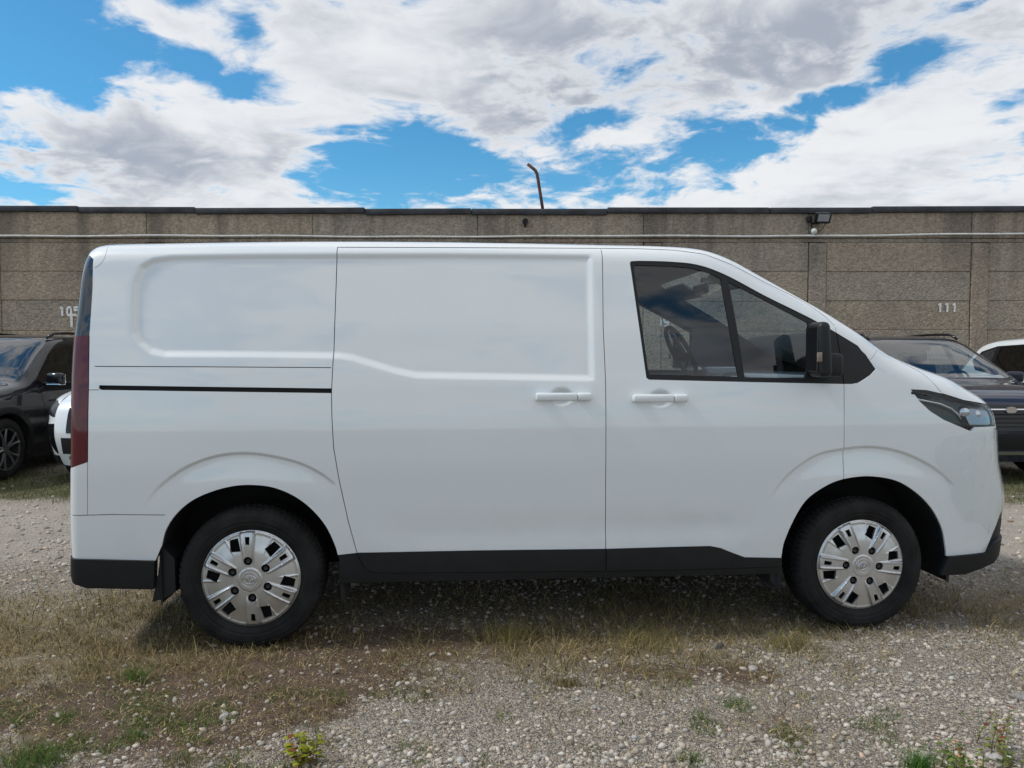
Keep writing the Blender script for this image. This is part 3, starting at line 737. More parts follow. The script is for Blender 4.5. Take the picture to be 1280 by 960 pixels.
arch_r = [(202,682),(207,663),(219,644),(238,627),(263,615),(291,607.5),(316,606),(341,609),(366,619),(388,635),(407,657),(419,682),(424,700)]
arch_f = [(976,696),(979.8,677),(993,647.6),(1009,623.7),(1033,606.5),(1054,598.5),(1086,595),(1120.6,601),(1147,617),(1165.8,637),(1177.7,661),(1182,685),(1183,697)]
arcR = spline(np.array([V2(*p) for p in arch_r]), .015); arcF = spline(np.array([V2(*p) for p in arch_f]), .015)
archR = np.vstack([arcR, V2(424,760), V2(194,760), V2(194,701)])
archF = np.vstack([arcF, V2(1174,717), V2(1174,760), V2(974,760), V2(974,716)])
slot = VP([(124,481.5),(415,485.5),(415,491.5),(126,487.5),(123,485)], .02, True)
lamp_r = VP([(60,424),(92.5,421),(112,418.8),(111.5,440),(111,480),(110,540),(109,578),(100,581),(89,585),(60,588)], .02, True)
glass_c = VP([(60,310),(104.5,317.5),(113,320),(117,324),(116,360),(114,390),(112.1,418.8),(92.6,421),(60,424)], .02, True)
head = VP([(1138,486.5),(1158,487.5),(1178,492),(1205,500.5),(1235,506.5),(1262,505),(1262,533),(1242.5,533),(1219,534),(1213,539),(1180,525),(1162.5,514),(1150,502.5)], .012, True)
hood = VP([(1097,434),(1105,441),(1120,449),(1135,457),(1150,465),(1160,472.5),(1170,483),(1177.5,491.5),(1205,500.3),(1235,506),(1262,505),(1262,420),(1100,425)], .015, True)
bump_w = VP([(50,643),(88,643),(208,643.8),(203,680),(200,705),(50,705)], .02, True)
bump_b = VP([(50,694),(88,695.5),(196,700.6),(204,700),(194,760),(50,760)], .02, True)
clad = VP([(418,694),(449,690.5),(600,687.6),(756,685.6),(850,683),(887,682.2),(900,684.5),(915,690.5),(930,696),(976,697),(979,720),(976,745),(418,745)], .02, True)
lip = VP([(1170,695.5),(1190,694.6),(1231,690),(1240,668),(1250,642),(1256,626),(1290,610),(1290,730),(1170,730)], .02, True)
splitter = VP([(1170,695.5),(1190,694.6),(1231,690.5),(1238,678),(1250,670),(1290,668),(1290,740),(1170,740)], .02, True)
recess = VP([(168,415),(168,380),(170,352),(178,334),(192,326),(215,322.5),(320,321),(560,320),(737,321.5),(738,400),(739.5,472.5),(600,470),(520,468.5),(495,463),(440,446.5),(425,444),(320,442.5),(205,442),(188,438),(176,428)], .02, True)
cupS = (VP([(702,495.5)])[0], .062, .046); cupF = (VP([(825.5,497.7)])[0], .062, .046)
flareR = spline(np.array([V2(*p) for p in [(176,640),(186,622),(207,600.6),(235,582),(272.5,569),(310,566),(347.5,571),(379,580),(404,593),(418,604)]]), .02)
flareF = spline(np.array([V2(*p) for p in [(955,636),(965,617.5),(979,599),(997.5,582.5),(1022.5,567.5),(1052.5,561),(1085,558),(1120,562.5),(1150,574),(1172.5,587.5),(1190,603)]]), .02)
polyFR = np.vstack([flareR, V2(430,760), V2(170,760)]); polyFF = np.vstack([flareF, V2(1200,760), V2(950,760)])
rgut = VP([(135,306),(150,309),(422,309)])
def vdisp(x, z):
    D = .015*sstep(-.022, .018, sdist(recess, x, z))
    for (c, a, b) in (cupS, cupF):
        r = np.sqrt(((x-c[0])/a)**2+((z-c[1])/b)**2); D = D + .022*sstep(1.05, .35, r)
    for poly, arc in ((polyFR, flareR), (polyFF, flareF)):
        d = polydist(arc, x, z, closed=False); s_ = np.where(inside(poly, x, z), d, -d)
        fade = sstep(arc[0][1]+.0, arc[0][1]+.22, z)
        D = D + (.011*sstep(-.003, .010, s_) - .020*sstep(.012, .20, s_))*fade*(s_ > -.01)
    # soft hollow along the lower doors, and a soft shoulder under the belt line
    D = D + .010*np.exp(-((z-.52)/.07)**2)*sstep(-1.0, -.7, x)*sstep(1.05, .75, x)
    D = D - .006*sstep(.62, .45, z)*sstep(-1.2, -.8, x)*sstep(1.3, .9, x)
    return D
filmp = np.vstack([spline(VP([(1278,650),(1252,648),(1238,668),(1224,655),(1205,650),(1190,628),(1182,600),(1168,575),(1170,556),(1185,546),(1205,543),(1225,538.5),(1240,536.5)]), .012), VP([(1280,536)])])
hp_ = VP([(1206,511),(1222,511.5),(1238,514),(1242,522),(1243,531),(1217,531.5),(1212,521)], .012, True)
seams = []
def seam(L, hw=.0019):
    a, b = thick(VP(L, .015), hw); seams.append(np.vstack([a, b[::-1]]))
seam([(118,458),(250,458.5),(414,459.5)])
seam([(111.5,420),(111,480),(110,540),(109.5,578),(109.5,643.5)], .0022)
seam([(86,643),(140,643.3),(206,643.8)], .0022)
seam([(111,487.5),(124,487.3)], .0015)
seam([(136,304),(135,309),(133.5,315),(131.5,321),(129,326),(126,330),(122,333),(118,334.5)], .0014)
seam([(1099,430),(1094.6,441),(1087.6,450)], .0018)
seam([(1097,434),(1105,441),(1120,449),(1135,457),(1150,465),(1160,472.5),(1170,483),(1177.5,491.5)], .0022)
seam([(1177.5,491.8),(1205,500.5),(1235,506.3),(1250,507)], .0022)
seam([(1055,478.5),(1055,520),(1054,600)], .0022)
lines, rings = [], []
for D_ in (sliding, front):
    a, b = thick(D_, .0021, True); lines += [(a, True), (b, True)]; rings.append((a, b))
for P_ in (dlo, glassA, glassB, sail, archR, archF, slot, lamp_r, glass_c, head, hood, bump_w, bump_b, clad, lip, splitter, filmp, hp_): lines.append((P_, True))
for P_ in seams: lines.append((P_, True))
ext = []
for L, c in ((recess, True), (flareR, False), (flareF, False)):
    L2 = resample(L, .012, c)
    for o in (-.021, -.014, -.007, 0, .007, .014, .021):
        ext.append(thick(L2, abs(o), c)[0 if o >= 0 else 1])
for (c, a, b) in (cupS, cupF):
    for k in (.3, .5, .7, .85, 1.0, 1.1):
        t = np.linspace(0, 2*np.pi, 30, endpoint=False); ext.append(np.stack([c[0]+a*k*np.cos(t), c[1]+b*k*np.sin(t)], 1))
bottom = VP([(1240,702),(1232,706),(1203,717),(1174,718),(1100,718),(974,717),(700,723),(424,729),(300,735),(194,735.5),(110,734),(95,729)])
VB = Body(VSH, bottom, .03, vdisp, lines, np.vstack(ext))
for P_ in seams: VB.claim('void', P_)
for a, b in rings:
    big, small = (a, b) if polydist(a, np.zeros(1), np.zeros(1)).size and abs(np.sum(a[:, 0]*np.roll(a[:, 1], -1)-np.roll(a[:, 0], -1)*a[:, 1])) > abs(np.sum(b[:, 0]*np.roll(b[:, 1], -1)-np.roll(b[:, 0], -1)*b[:, 1])) else (b, a)
    m_ = VB.ok & (VB.reg == 'none') & inside(big, VB.c[:, 0], VB.c[:, 1]) & ~inside(small, VB.c[:, 0], VB.c[:, 1]); VB.reg[m_] = 'void'
for n_, P_ in (('void', archR), ('void', archF), ('slot', slot), ('glassA', glassA), ('glassB', glassB), ('sail', sail), ('frame', dlo), ('head', head), ('lamp', lamp_r), ('gcorner', glass_c), ('bumpb', bump_b), ('bumpw', bump_w), ('splitter', splitter), ('lip', lip)):
    VB.claim(n_, P_)
m_ = VB.ok & (VB.reg == 'none') & inside(clad, VB.c[:, 0], VB.c[:, 1])
for D_, n_ in ((sliding, 'cladS'), (front, 'cladF')):
    k_ = m_ & inside(D_, VB.c[:, 0], VB.c[:, 1]); VB.reg[k_] = n_
VB.claim('sill', clad); VB.claim('sliding', sliding); VB.claim('front', front); VB.claim('hood', hood); VB.rest('body')

van = empty('delivery_van', VORG, VYAW)
tag(van, 'white panel van seen from its side, parked on the gravel in the foreground', 'van')
ni = len(VB.P)-1
iA, iB, iC = VB.near(-2.38, .40), VB.near(-2.379, .629), VB.near(-2.355, 1.50)
iD, iE, iF = VB.near(-2.343, 1.82), VB.near(.93, 1.893), VB.near(1.70, 1.438)
iH, iN = VB.near(2.345, 1.144), VB.near(2.478, .66)
def both(names, **k): return [VB.side(names, **k), VB.side(names, flip=True, **k)]
emit('body', both('body')+[VB.cap(iB, iC), VB.cap(iD, iE), VB.cap(iF-6, iF), VB.cap(iH, iN)], M['white'], van)
emit('bonnet', both('hood')+[VB.cap(iF, iH)], M['white'], van)
emit('rear_window', both('gcorner', off=.001)+[VB.cap(iC, iD, off=.001)], M['darkglass'], van)
emit('windscreen', [VB.cap(iE, iF-6, off=.003)], M['glass'], van)
rb = emit('rear_bumper', both('bumpw')+[VB.cap(iA, iB)], M['white'], van)
emit('bumper_step', both('bumpb', off=-.016, rim=.03)+[VB.cap(0, iA+1, off=-.016)], M['plastic'], rb)
iL = VB.near(2.459, .475)
fb = emit('lower_grille', both('lip', off=.004)+[VB.cap(iN, iL, off=.004)], M['plastic'], van)
emit('front_bumper_lip', both('splitter', off=-.018, rim=.05)+[VB.cap(iL, ni, off=-.018)], M['plastic'], fb)
for fl in (False, True):
    lp = emit('tail_lamp', [VB.side('lamp', off=.0005, flip=fl)], M['redlens'], van)
    hl = emit('headlight', [VB.side('head', off=.0, rim=.004, flip=fl)], M['lens'], van)
    emit('lamp_bezel', [VB.side('head', off=.05, rim=0, flip=fl)], M['lampdark'], hl)
    sgn = -1 if not fl else 1
    def HP(px, py, o):
        x, z = V2(px, py); yy = float(VSH.w(np.array([x]), np.array([z]))[0])-o; return (x-.01, sgn*yy, z)
    bm = bmesh.new(); tube(bm, [HP(1150,499,.012), HP(1165,502,.014), HP(1180,505,.018), HP(1195,511,.026), HP(1206,519,.04), HP(1213,530,.045)], .006, 8); bmobj('light_strip', bm, M['chrome'], hl, True)
    bm = bmesh.new(); tube(bm, [HP(1141,491,.006), HP(1160,494,.008), HP(1178,498,.012)], .010, 8); bmobj('upper_blade', bm, M['trim'], hl, True)
    reg_ = VB.reg.copy(); VB.reg[(reg_ == 'head') & inside(hp_, VB.c[:, 0], VB.c[:, 1])] = 'refl'
    emit('reflector', [VB.side('refl', off=.032, rim=0, flip=fl)], M['reflector'], hl); VB.reg = reg_
    for (px, py, r_) in ((1214, 516, .034), (1229, 519, .030)):
        c_ = HP(px, py, .055); bm = bmesh.new(); bmesh.ops.create_uvsphere(bm, u_segments=20, v_segments=12, radius=r_)
        bmesh.ops.translate(bm, verts=bm.verts[:], vec=Vector(c_)); pj = bmobj('projector', bm, M['chrome'], hl, True)
    emit('door_rail', [VB.side('slot', off=.02, rim=0, flip=fl)], M['under'], van)
    emit('sill', [VB.side('sill', off=.004, rim=.05, flip=fl)], M['plastic'], van)
    emit('sail_panel', [VB.side('sail', off=.003, flip=fl)], M['plastic'], van)
    sdoor = emit('sliding_door', [VB.side('sliding', flip=fl)], M['white'], van)
    emit('cladding', [VB.side('cladS', off=-.004, flip=fl)], M['plastic'], sdoor)
    fdoor = emit('front_door', [VB.side('front', flip=fl)], M['white'], van)
    emit('cladding', [VB.side('cladF', off=-.004, flip=fl)], M['plastic'], fdoor)
    emit('window_frame', [VB.side('frame', off=.004, flip=fl)], M['plastic'], fdoor)
    emit('window_pane', [VB.side('glassA', off=.010, rim=0, flip=fl)], M['glass'], fdoor)
    emit('quarter_pane', [VB.side('glassB', off=.010, rim=0, flip=fl)], M['glass'], fdoor)
    # handles
    for door, (c, a, b), L in ((sdoor, cupS, [(668.7,495.5),(739,496)]), (fdoor, cupF, [(789.5,497.3),(858.4,497.7)])):
        p0, p1 = V2(*L[0]), V2(*L[1]); ln = p1[0]-p0[0]; cx_, cz_ = (p0[0]+p1[0])/2, (p0[1]+p1[1])/2
        yy = float(VSH.w(np.array([cx_]), np.array([cz_]))[0])
        bm = bmesh.new(); rbox(bm, (cx_-ln*.13, sgn*(yy+.024), cz_), (ln*.735, .022, .040), .0105, 3); rbox(bm, (cx_+ln*.37, sgn*(yy+.0235), cz_), (ln*.255, .021, .039), .0100, 3)
        rbox(bm, (cx_-ln*.40, sgn*(yy+.006), cz_), (.05, .030, .032), .007, 2); rbox(bm, (cx_+ln*.36, sgn*(yy+.006), cz_), (.075, .030, .032), .007, 2)
        h_ = bmobj('handle', bm, M['white'], door, angle=40)
    # wing mirror
    mc = van_plane(1024.5, 437, -1.13); mb = bmesh.new(); e0 = van_plane(1011.5, 404, -1.13); e1 = van_plane(1038.5, 473, -1.13)
    def tp(v): k = 1-.12*(v.z/.27+.5); return (v.x*k*.98, v.y, v.z)
    rbox(mb, (mc[0], sgn*1.13, mc[2]), (.072, .125, e0[2]-e1[2]), .028, 4, Matrix.Rotation(sgn*-.10, 4, 'Z') @ Matrix.Rotation(R_(-3), 4, 'Y'), tp)
    rbox(mb, (mc[0]+.085, sgn*1.03, mc[2]-.075), (.13, .12, .115), .022, 3, None)
    mi = bmobj('wing_mirror', mb, M['plastic'], van, angle=35)
    bm = bmesh.new(); rbox(bm, (mc[0]-.034, sgn*1.125, mc[2]), (.010, .10, (e0[2]-e1[2])*.80), .004, 2, Matrix.Rotation(sgn*-.10, 4, 'Z')); bmobj('mirror_glass', bm, M['chrome'] if sgn > 0 else M['trim'], mi)
    ii = van_plane(1024.5, 446.5, -1.19); bm = bmesh.new(); rbox(bm, (ii[0], sgn*1.191, ii[2]), (.026, .008, .045), .003, 1); bmobj('repeater', bm, speckle(mat('repeater_lens', (.22, .17, .14), .2), 30, .3), mi)
    # wheel arch liners
    for arc, x_in in ((arcR, .42), (arcF, .42)):
        c_ = np.array([arc[:, 0].mean(), arc[0][1]])
        A = np.array([c_+(p-c_)*1.012 for p in arc]); B = np.array([c_+(p-c_)*1.05 for p in arc])
        A = np.vstack([[A[0][0], .20], A, [A[-1][0], .20]]); B = np.vstack([[B[0][0], .20], B, [B[-1][0], .20]])
        yo = np.array([float(VSH.w(np.array([p[0]]), np.array([max(p[1], .3)]))[0]) for p in A])
        V_ = [(p[0], sgn*(y_-.004), p[1]) for p, y_ in zip(A, yo)]+[(p[0], sgn*.94, p[1]) for p in B]+[(p[0], sgn*.55, p[1]) for p in B]
        n_ = len(A); F_ = [(k, k+1, n_+k+1, n_+k) for k in range(n_-1)]+[(n_+k, n_+k+1, 2*n_+k+1, 2*n_+k) for k in range(n_-1)]
        mesh('arch_liner', V_, F_, M['liner'], van, smooth=True)
    # mud flaps
    for L in ([(200,684),(196,720),(191,752),(206,748),(219,740),(216,700)], [(965,704),(975,697),(980,700),(977,725),(974,739),(963,726)]):
        Q = [V2(*p) for p in L]; V_ = [(x, sgn*.955, z) for x, z in Q]+[(x+.02, sgn*.74, z) for x, z in Q]; k = len(Q)
        F_ = [tuple(range(k)), tuple(range(2*k-1, k-1, -1))]+[(i, (i+1) % k, k+(i+1) % k, k+i) for i in range(k)]
        mesh('mud_flap', V_, F_, M['plastic'], van)
# lining behind the panels, which also closes the seams
lin = VB.reg.copy()
VB.reg[VB.ok & ~np.isin(lin, ['glassA', 'glassB', 'head', 'frame']) & ~inside(archR, VB.c[:, 0], VB.c[:, 1]) & ~inside(archF, VB.c[:, 0], VB.c[:, 1])] = 'lin'
cab_ = (VB.reg == 'lin') & (VB.c[:, 0] > .3) & (VB.c[:, 1] > 1.22); VB.reg[cab_] = 'cab'
emit('inner_lining', both('lin', off=.034, rim=0), M['lining'], van)
emit('pillar_trim', both('cab', off=.034, rim=0), M['cabtrim'], van)
VB.reg = lin
emit('headlining', [VB.cap(iD, iE, off=.03)], M['headlining'], van)
bm = bmesh.new()
rbox(bm, (0.0, 0, .34), (4.2, 1.0, .16), .02); rbox(bm, (-.1, 0, .30), (2.0, 1.76, .06), .01)
rbox(bm, (-1.5, 0, .343), (.12, 1.5, .12), .03); rbox(bm, (1.5, 0, .343), (.12, 1.5, .12), .03)
bmobj('underbody', bm, M['under'], van)
bm = bmesh.new(); rbox(bm, (0, 0, .62), (4.3, 1.1, .5), .02); bmobj('floor_pan', bm, M['under'], van)
# cab
bm = bmesh.new(); rbox(bm, (.27, 0, 1.2), (.03, 1.7, 1.3), .01); bmobj('bulkhead', bm, M['headlining'], van)
bm = bmesh.new(); rbox(bm, (1.42, 0, 1.04), (.56, 1.70, .46), .08, 3, None, lambda v: (v.x, v.y, v.z)); rbox(bm, (1.22, .42, 1.24), (.28, .42, .12), .05, 3); rbox(bm, (1.15, 0, 1.10), (.1, .5, .3), .04, 3)
dash = bmobj('dashboard', bm, speckle(mat('dash_plastic', (.13, .15, .175), .25, 0, .6), 20, .1), van, angle=40)
sw = van_plane(851, 440, .40)
bm = bmesh.new(); rot = Matrix.Translation(Vector((sw[0], .40, sw[2]))) @ Matrix.Rotation(R_(62), 4, 'Y')
tube(bm, [(.185*math.cos(t), .185*math.sin(t), 0) for t in np.linspace(0, 2*math.pi, 33)], .016, 8, False)
rbox(bm, (0, 0, -.01), (.12, .15, .05), .02, 2); rbox(bm, (-.09, 0, 0), (.14, .03, .02), .006); rbox(bm, (.02, 0, 0), (.03, .35, .02), .006)
bmesh.ops.transform(bm, matrix=rot, verts=bm.verts[:]); bmobj('steering_wheel', bm, M['lining'], van, angle=40)
rm = van_plane(876, 361, 0)
bm = bmesh.new(); rbox(bm, (rm[0], 0, rm[2]), (.03, .24, .07), .012, 2); rbox(bm, (rm[0]+.05, 0, rm[2]+.05), (.1, .02, .04), .006); bmobj('rear_view_mirror', bm, M['trim'], van)
for yy in (.44, -.44):
    bm = bmesh.new(); rbox(bm, (.66, yy, .76), (.52, .50, .16), .05, 3); rbox(bm, (.41, yy, 1.09), (.13, .48, .62), .05, 3, Matrix.Rotation(R_(-8), 4, 'Y'))
    st = bmobj('seat', bm, M['lining'], van, angle=40)
    bm = bmesh.new(); rbox(bm, (.35, yy, 1.50), (.09, .27, .17), .04, 3); bmobj('headrest', bm, M['lining'], st, angle=40)
for sgn in (-1, 1):
    p = van_plane(962, 382, .45)
    bm = bmesh.new(); rbox(bm, (1.02, sgn*.42, 1.80), (.16, .36, .02), .008, 2, Matrix.Rotation(R_(30), 4, 'Y')); bmobj('sun_visor', bm, M['headlining'], van)
# clear film wrapped over the front corner
film = bpy.data.materials.new('clear_film'); film.use_nodes = True; t = NT(film.node_tree); t.n.clear()
pos = t.new('ShaderNodeTexCoord').outputs['Object']
bn = t.bump(t.noise(t.vm('MULTIPLY', pos, (11, 11, 4)), 1.5, 3, .5, 1.6), .8, .017)
tr = t.new('ShaderNodeBsdfTransparent'); tr.inputs[0].default_value = (.99, 1, 1, 1)
gl = t.new('ShaderNodeBsdfGlossy'); gl.inputs['Roughness'].default_value = .12; t.l.new(bn, gl.inputs['Normal'])
mx = t.new('ShaderNodeMixShader'); t.l.new(schlick(t, .06, bn, 1.1), mx.inputs[0]); t.l.new(tr.outputs[0], mx.inputs[1]); t.l.new(gl.outputs[0], mx.inputs[2])
t.l.new(mx.outputs[0], t.new('ShaderNodeOutputMaterial').inputs[0])
lin = VB.reg.copy(); VB.reg[(lin == 'body') & inside(filmp, VB.c[:, 0], VB.c[:, 1])] = 'film'
emit('protective_film', both('film', off=-.006, rim=0)+[VB.cap(iH+2, iN, off=-.006)], film, van)
VB.reg = lin

# wheels: built once on the near rear corner, copied to the others
TYRE = [(.030,.205),(.022,.226),(.012,.236),(.000,.252),(-.0035,.259),(-.002,.263),(-.007,.275),(-.006,.298),(-.0025,.303),(.003,.320),(.014,.330),(.028,.337),(.058,.3395),(.060,.333),(.068,.333),(.070,.340),(.145,.340),(.147,.333),(.155,.333),(.157,.3395),(.187,.337),(.201,.328),(.213,.31),(.216,.27),(.205,.23),(.19,.2)]
def make_wheel(parent):
    wh = empty('wheel', (0, 0, 0), 0, parent)
    bm = bmesh.new()
    def fn(i, k):
        r = 0
        if 10 <= i <= 13 or 19 <= i <= 21: r = -.0045 if k % 4 < 1 else 0
        if 15 <= i <= 16: r = -.0045 if (k+2) % 4 < 1 else 0
        return r
    lathe(bm, TYRE, 288, fn); bmobj('tyre', bm, M['rubber'], wh, angle=25)
    bm = bmesh.new(); lathe(bm, [(.028,.225),(.06,.2),(.075,.12),(.08,0.001)], 40); bmobj('rim', bm, M['under'], wh, True)
    # hubcap: a domed plate with twelve openings and raised spokes
    Rr = .2285; L = []; holes = []
    def pt(r, a): return (r*math.cos(a), r*math.sin(a))
    t = np.linspace(0, 2*math.pi, 120, endpoint=False); L.append((np.stack([Rr*np.cos(t), Rr*np.sin(t)], 1), True))
    for k in range(6):
        al = R_(113-60*k); asm = R_(93.5-60*k); an = R_(96-60*k)
        c = np.array(pt(.765*Rr, al)); u = np.array(pt(1, asm+R_(6))); v = np.array([-u[1], u[0]])
        holes.append(np.array([c+u*a*Rr+v*b*Rr for a, b in ((-.145,-.095),(-.125,.115),(.115,.105),(.135,-.07))]))
        c = np.array(pt(.805*Rr, asm)); u = np.array(pt(1, asm)); v = np.array([-u[1], u[0]])
        holes.append(np.array([c+u*a*Rr+v*b*Rr for a, b in ((-.09,-.036),(-.08,.042),(.08,.048),(.072,-.048))]))
        tt = np.linspace(0, 2*math.pi, 20, endpoint=False); c = np.array(pt(.385*Rr, an)); holes.append(c+.088*Rr*np.stack([np.cos(tt), np.sin(tt)], 1))
    def hz(x, y):
        r = np.hypot(x, y)/Rr; a = np.degrees(np.arctan2(y, x))
        h = .020*(1-np.clip((r-.30)/.7, 0, 1)**2.2) + .004
        rel = (a-93.5+30) % 60-30                      # angle from the nearest spoke
        tw = rel*np.pi/180*r*Rr                        # sideways distance from it
        wd = .018+.016*r
        spoke = sstep(1.25, .92, np.abs(tw)/wd)*sstep(.30, .50, r)*sstep(1.0, .93, r)
        ridge = np.exp(-((np.abs(tw)/wd-.86)/.11)**2)*sstep(.32, .48, r)*sstep(.99, .9, r)
        rel2 = (a-93.5+31) % 60
        edge_ = np.exp(-((np.minimum(rel2, 60-rel2)*np.pi/180*r*Rr)/.0035)**2)*sstep(.55, .72, r)*sstep(.98, .92, r)
        h = h + .0085*spoke*sstep(.25, .9, r)*1.0 + .0065*ridge + .004*edge_ - .004*sstep(.55, .8, r)*(1-spoke)*sstep(.97, .9, r)
        h = h + .003*sstep(.245, .225, r) - .005*sstep(.96, 1.0, r)
        return h
    pts, ed = [], []
    for C_, cl in L+[(h_, True) for h_ in holes]:
        C2 = resample(C_, .006, True); i0 = len(pts); pts += [tuple(p) for p in C2]; ed += [(i0+i, i0+(i+1) % len(C2)) for i in range(len(C2))]
    g = np.stack(np.meshgrid(np.arange(-.23, .23, .0045), np.arange(-.23, .23, .0045)), -1).reshape(-1, 2)
    g = g + rng.normal(0, .0002, g.shape); rr = np.hypot(g[:, 0], g[:, 1]); g = g[rr < Rr-.003]
    dm = np.full(len(g), 1.0)
    for h_ in holes: dm = np.minimum(dm, polydist(h_, g[:, 0], g[:, 1]))
    pts += [tuple(p) for p in g[dm > .002]]
    v, e, f, *_ = geometry.delaunay_2d_cdt([Vector(p) for p in pts], ed, [], 0, 1e-7)
    v = np.array([tuple(p) for p in v]); f = np.array([q for q in f if len(q) == 3]); c = v[f].mean(1)
    ok = np.hypot(c[:, 0], c[:, 1]) < Rr
    for h_ in holes: ok &= ~inside(h_, c[:, 0], c[:, 1])
    f = f[ok]; a, b, d = (v[f[:, k]] for k in range(3)); cr = (b[:, 0]-a[:, 0])*(d[:, 1]-a[:, 1])-(b[:, 1]-a[:, 1])*(d[:, 0]-a[:, 0]); f[cr < 0] = f[cr < 0][:, ::-1]
    h0 = hz(v[:, 0], v[:, 1]); V_ = np.stack([v[:, 0], .012-h0, v[:, 1]], 1)
    e_ = 8e-4; N_ = np.stack([-(hz(v[:, 0]+e_, v[:, 1])-hz(v[:, 0]-e_, v[:, 1]))/(2*e_), -np.ones(len(v)), -(hz(v[:, 0], v[:, 1]+e_)-hz(v[:, 0], v[:, 1]-e_))/(2*e_)], 1)
    # rims of the openings
    cnt = {}
    for q in f:
        for x_, y_ in ((q[0], q[1]), (q[1], q[2]), (q[2], q[0])): cnt[(x_, y_)] = 1
    VV, NN, FF = list(V_), list(N_), [tuple(q) for q in f]
    for (x_, y_) in cnt:
        if (y_, x_) in cnt: continue
        k = len(VV); A, B = V_[x_], V_[y_]; dd = B-A; n_ = np.array([dd[2], 0, -dd[0]])/(np.linalg.norm(dd)+1e-9)
        VV += [A, B, B+(0, .012, 0), A+(0, .012, 0)]; NN += [n_+N_[x_]*.4, n_+N_[y_]*.4, n_, n_]; FF.append((k+1, k, k+3, k+2))
    used = mesh('hubcap', VV, FF, M['silver'], wh, normals=np.array(NN))
    for k in range(6):
        x_, z_ = pt(.385*Rr, R_(96-60*k)); bm = bmesh.new()
        rings_ = lathe(bm, [(-.002,.0001),(-.003,.011),(.004,.0125),(.012,.0125)], 6); bmesh.ops.translate(bm, verts=bm.verts[:], vec=(x_, -.004, z_)); bmobj('wheel_nut', bm, M['nut'], wh)
    # emblem: an oval ring with a folded three-stroke mark
    bm = bmesh.new(); yb = -.0165
    tube(bm, [(.036*math.cos(t_), yb, .036*math.sin(t_)) for t_ in np.linspace(0, 2*math.pi, 41)], .0016, 6, False)
    tube(bm, [(.027*math.cos(t_), yb, .019*math.sin(t_)) for t_ in np.linspace(0, 2*math.pi, 41)], .0020, 6, False)
    for S_ in ([(-.020,-.010),(-.006,.014),(.001,.002)], [(.020,-.010),(.006,.014),(-.001,.002)], [(-.010,-.013),(.0,.004),(.010,-.013)]):
        tube(bm, [(a_, yb-.001, b_) for a_, b_ in S_], .0024, 6)
    bmobj('emblem', bm, M['chrome'], wh, True)
    return wh
w0 = make_wheel(van)
def copy_part(o, parent):
    c = o.copy(); COL.objects.link(c); c.parent = parent
    for ch in list(o.children):
        d = ch.copy(); COL.objects.link(d); d.parent = c
    return c
xr, xf = V2(315, 720)[0], V2(1076, 704)[0]
w0.location = (-1.511, -.975, .322)
for loc, rot in (((1.509, -.975, .311), (0, R_(-21), 0)), ((-1.511, .975, .322), (0, R_(10), math.pi)), ((1.509, .975, .311), (0, R_(33), math.pi))):
    c_ = copy_part(w0, van); c_.location = loc; c_.rotation_euler = rot
# ================================================================ PARKED CARS
def VWcar():
    f = cubic_table([(.1, .80), (.3, .88), (.55, .925), (.8, .935), (1.0, .915), (1.1, .885), (1.35, .765), (1.6, .655), (1.75, .60)])
    return lambda x, z: f(z)-.05*sstep(1.1, 2.2, x)-.05*sstep(-1.3, -2.2, x)
CPROF = [(-2.16, .22, .22), (-2.20, .40, .22), (-2.24, .60, .24), (-2.23, .85, .24), (-2.16, 1.02, .22), (-2.05, 1.15, .2), (-1.90, 1.36, .2), (-1.74, 1.54, .16), (-1.45, 1.615, .13), (-1.0, 1.64, .12), (-.5, 1.65, .12), (-.05, 1.635, .13), (.2, 1.585, .16), (.5, 1.44, .2), (.8, 1.265, .2), (1.03, 1.12, .16), (1.3, 1.065, .13), (1.7, 1.02, .15), (1.98, .945, .25), (2.13, .85, .38), (2.20, .70, .48), (2.225, .55, .5), (2.20, .38, .5), (2.15, .22, .5)]
CSH = Shell(CPROF, VWcar(), h=.025, step=.012)
C_ = lambda L, h=.05: resample(np.array(L, float), h, True)
cdlo = C_([(-1.72, 1.30), (-1.55, 1.44), (-1.2, 1.52), (-.5, 1.545), (0, 1.52), (.35, 1.42), (.76, 1.20), (.98, 1.055), (.6, 1.03), (-.2, 1.05), (-1.0, 1.09), (-1.5, 1.15)])
def shrink(P, d): a, b = thick(P, d, True); return a if abs(np.sum(a[:, 0]*np.roll(a[:, 1], -1)-np.roll(a[:, 0], -1)*a[:, 1])) < abs(np.sum(b[:, 0]*np.roll(b[:, 1], -1)-np.roll(b[:, 0], -1)*b[:, 1])) else b
pin = shrink(cdlo, .02)
winF = C_([(-.28, 1.515), (0, 1.50), (.34, 1.40), (.70, 1.205), (.74, 1.055), (-.2, 1.07)])
winR = C_([(-1.14, 1.50), (-.5, 1.525), (-.36, 1.52), (-.28, 1.075), (-1.0, 1.11), (-1.10, 1.12)])
winQ = C_([(-1.66, 1.31), (-1.5, 1.43), (-1.22, 1.495), (-1.18, 1.14), (-1.48, 1.18)])
FWX, RWX, WR = 1.38, -1.32, .345
def archp(cx, r): t_ = np.linspace(-.25, math.pi+.25, 26); return np.vstack([np.stack([cx+r*np.cos(t_), .345+r*np.sin(t_)], 1), [[cx-r, .05], [cx+r, .05]]])
aF, aR = archp(FWX, .40), archp(RWX, .40)
cF, cR = archp(FWX, .47), archp(RWX, .47)
low = C_([(-2.4, .1), (-2.4, .42), (-1.7, .40), (-.9, .36), (.9, .36), (1.8, .34), (2.4, .34), (2.4, .1)])
doorF = C_([(.62, .40), (.70, .7), (.82, 1.02), (.5, 1.02), (-.24, 1.045), (-.26, .7), (-.24, .40)])
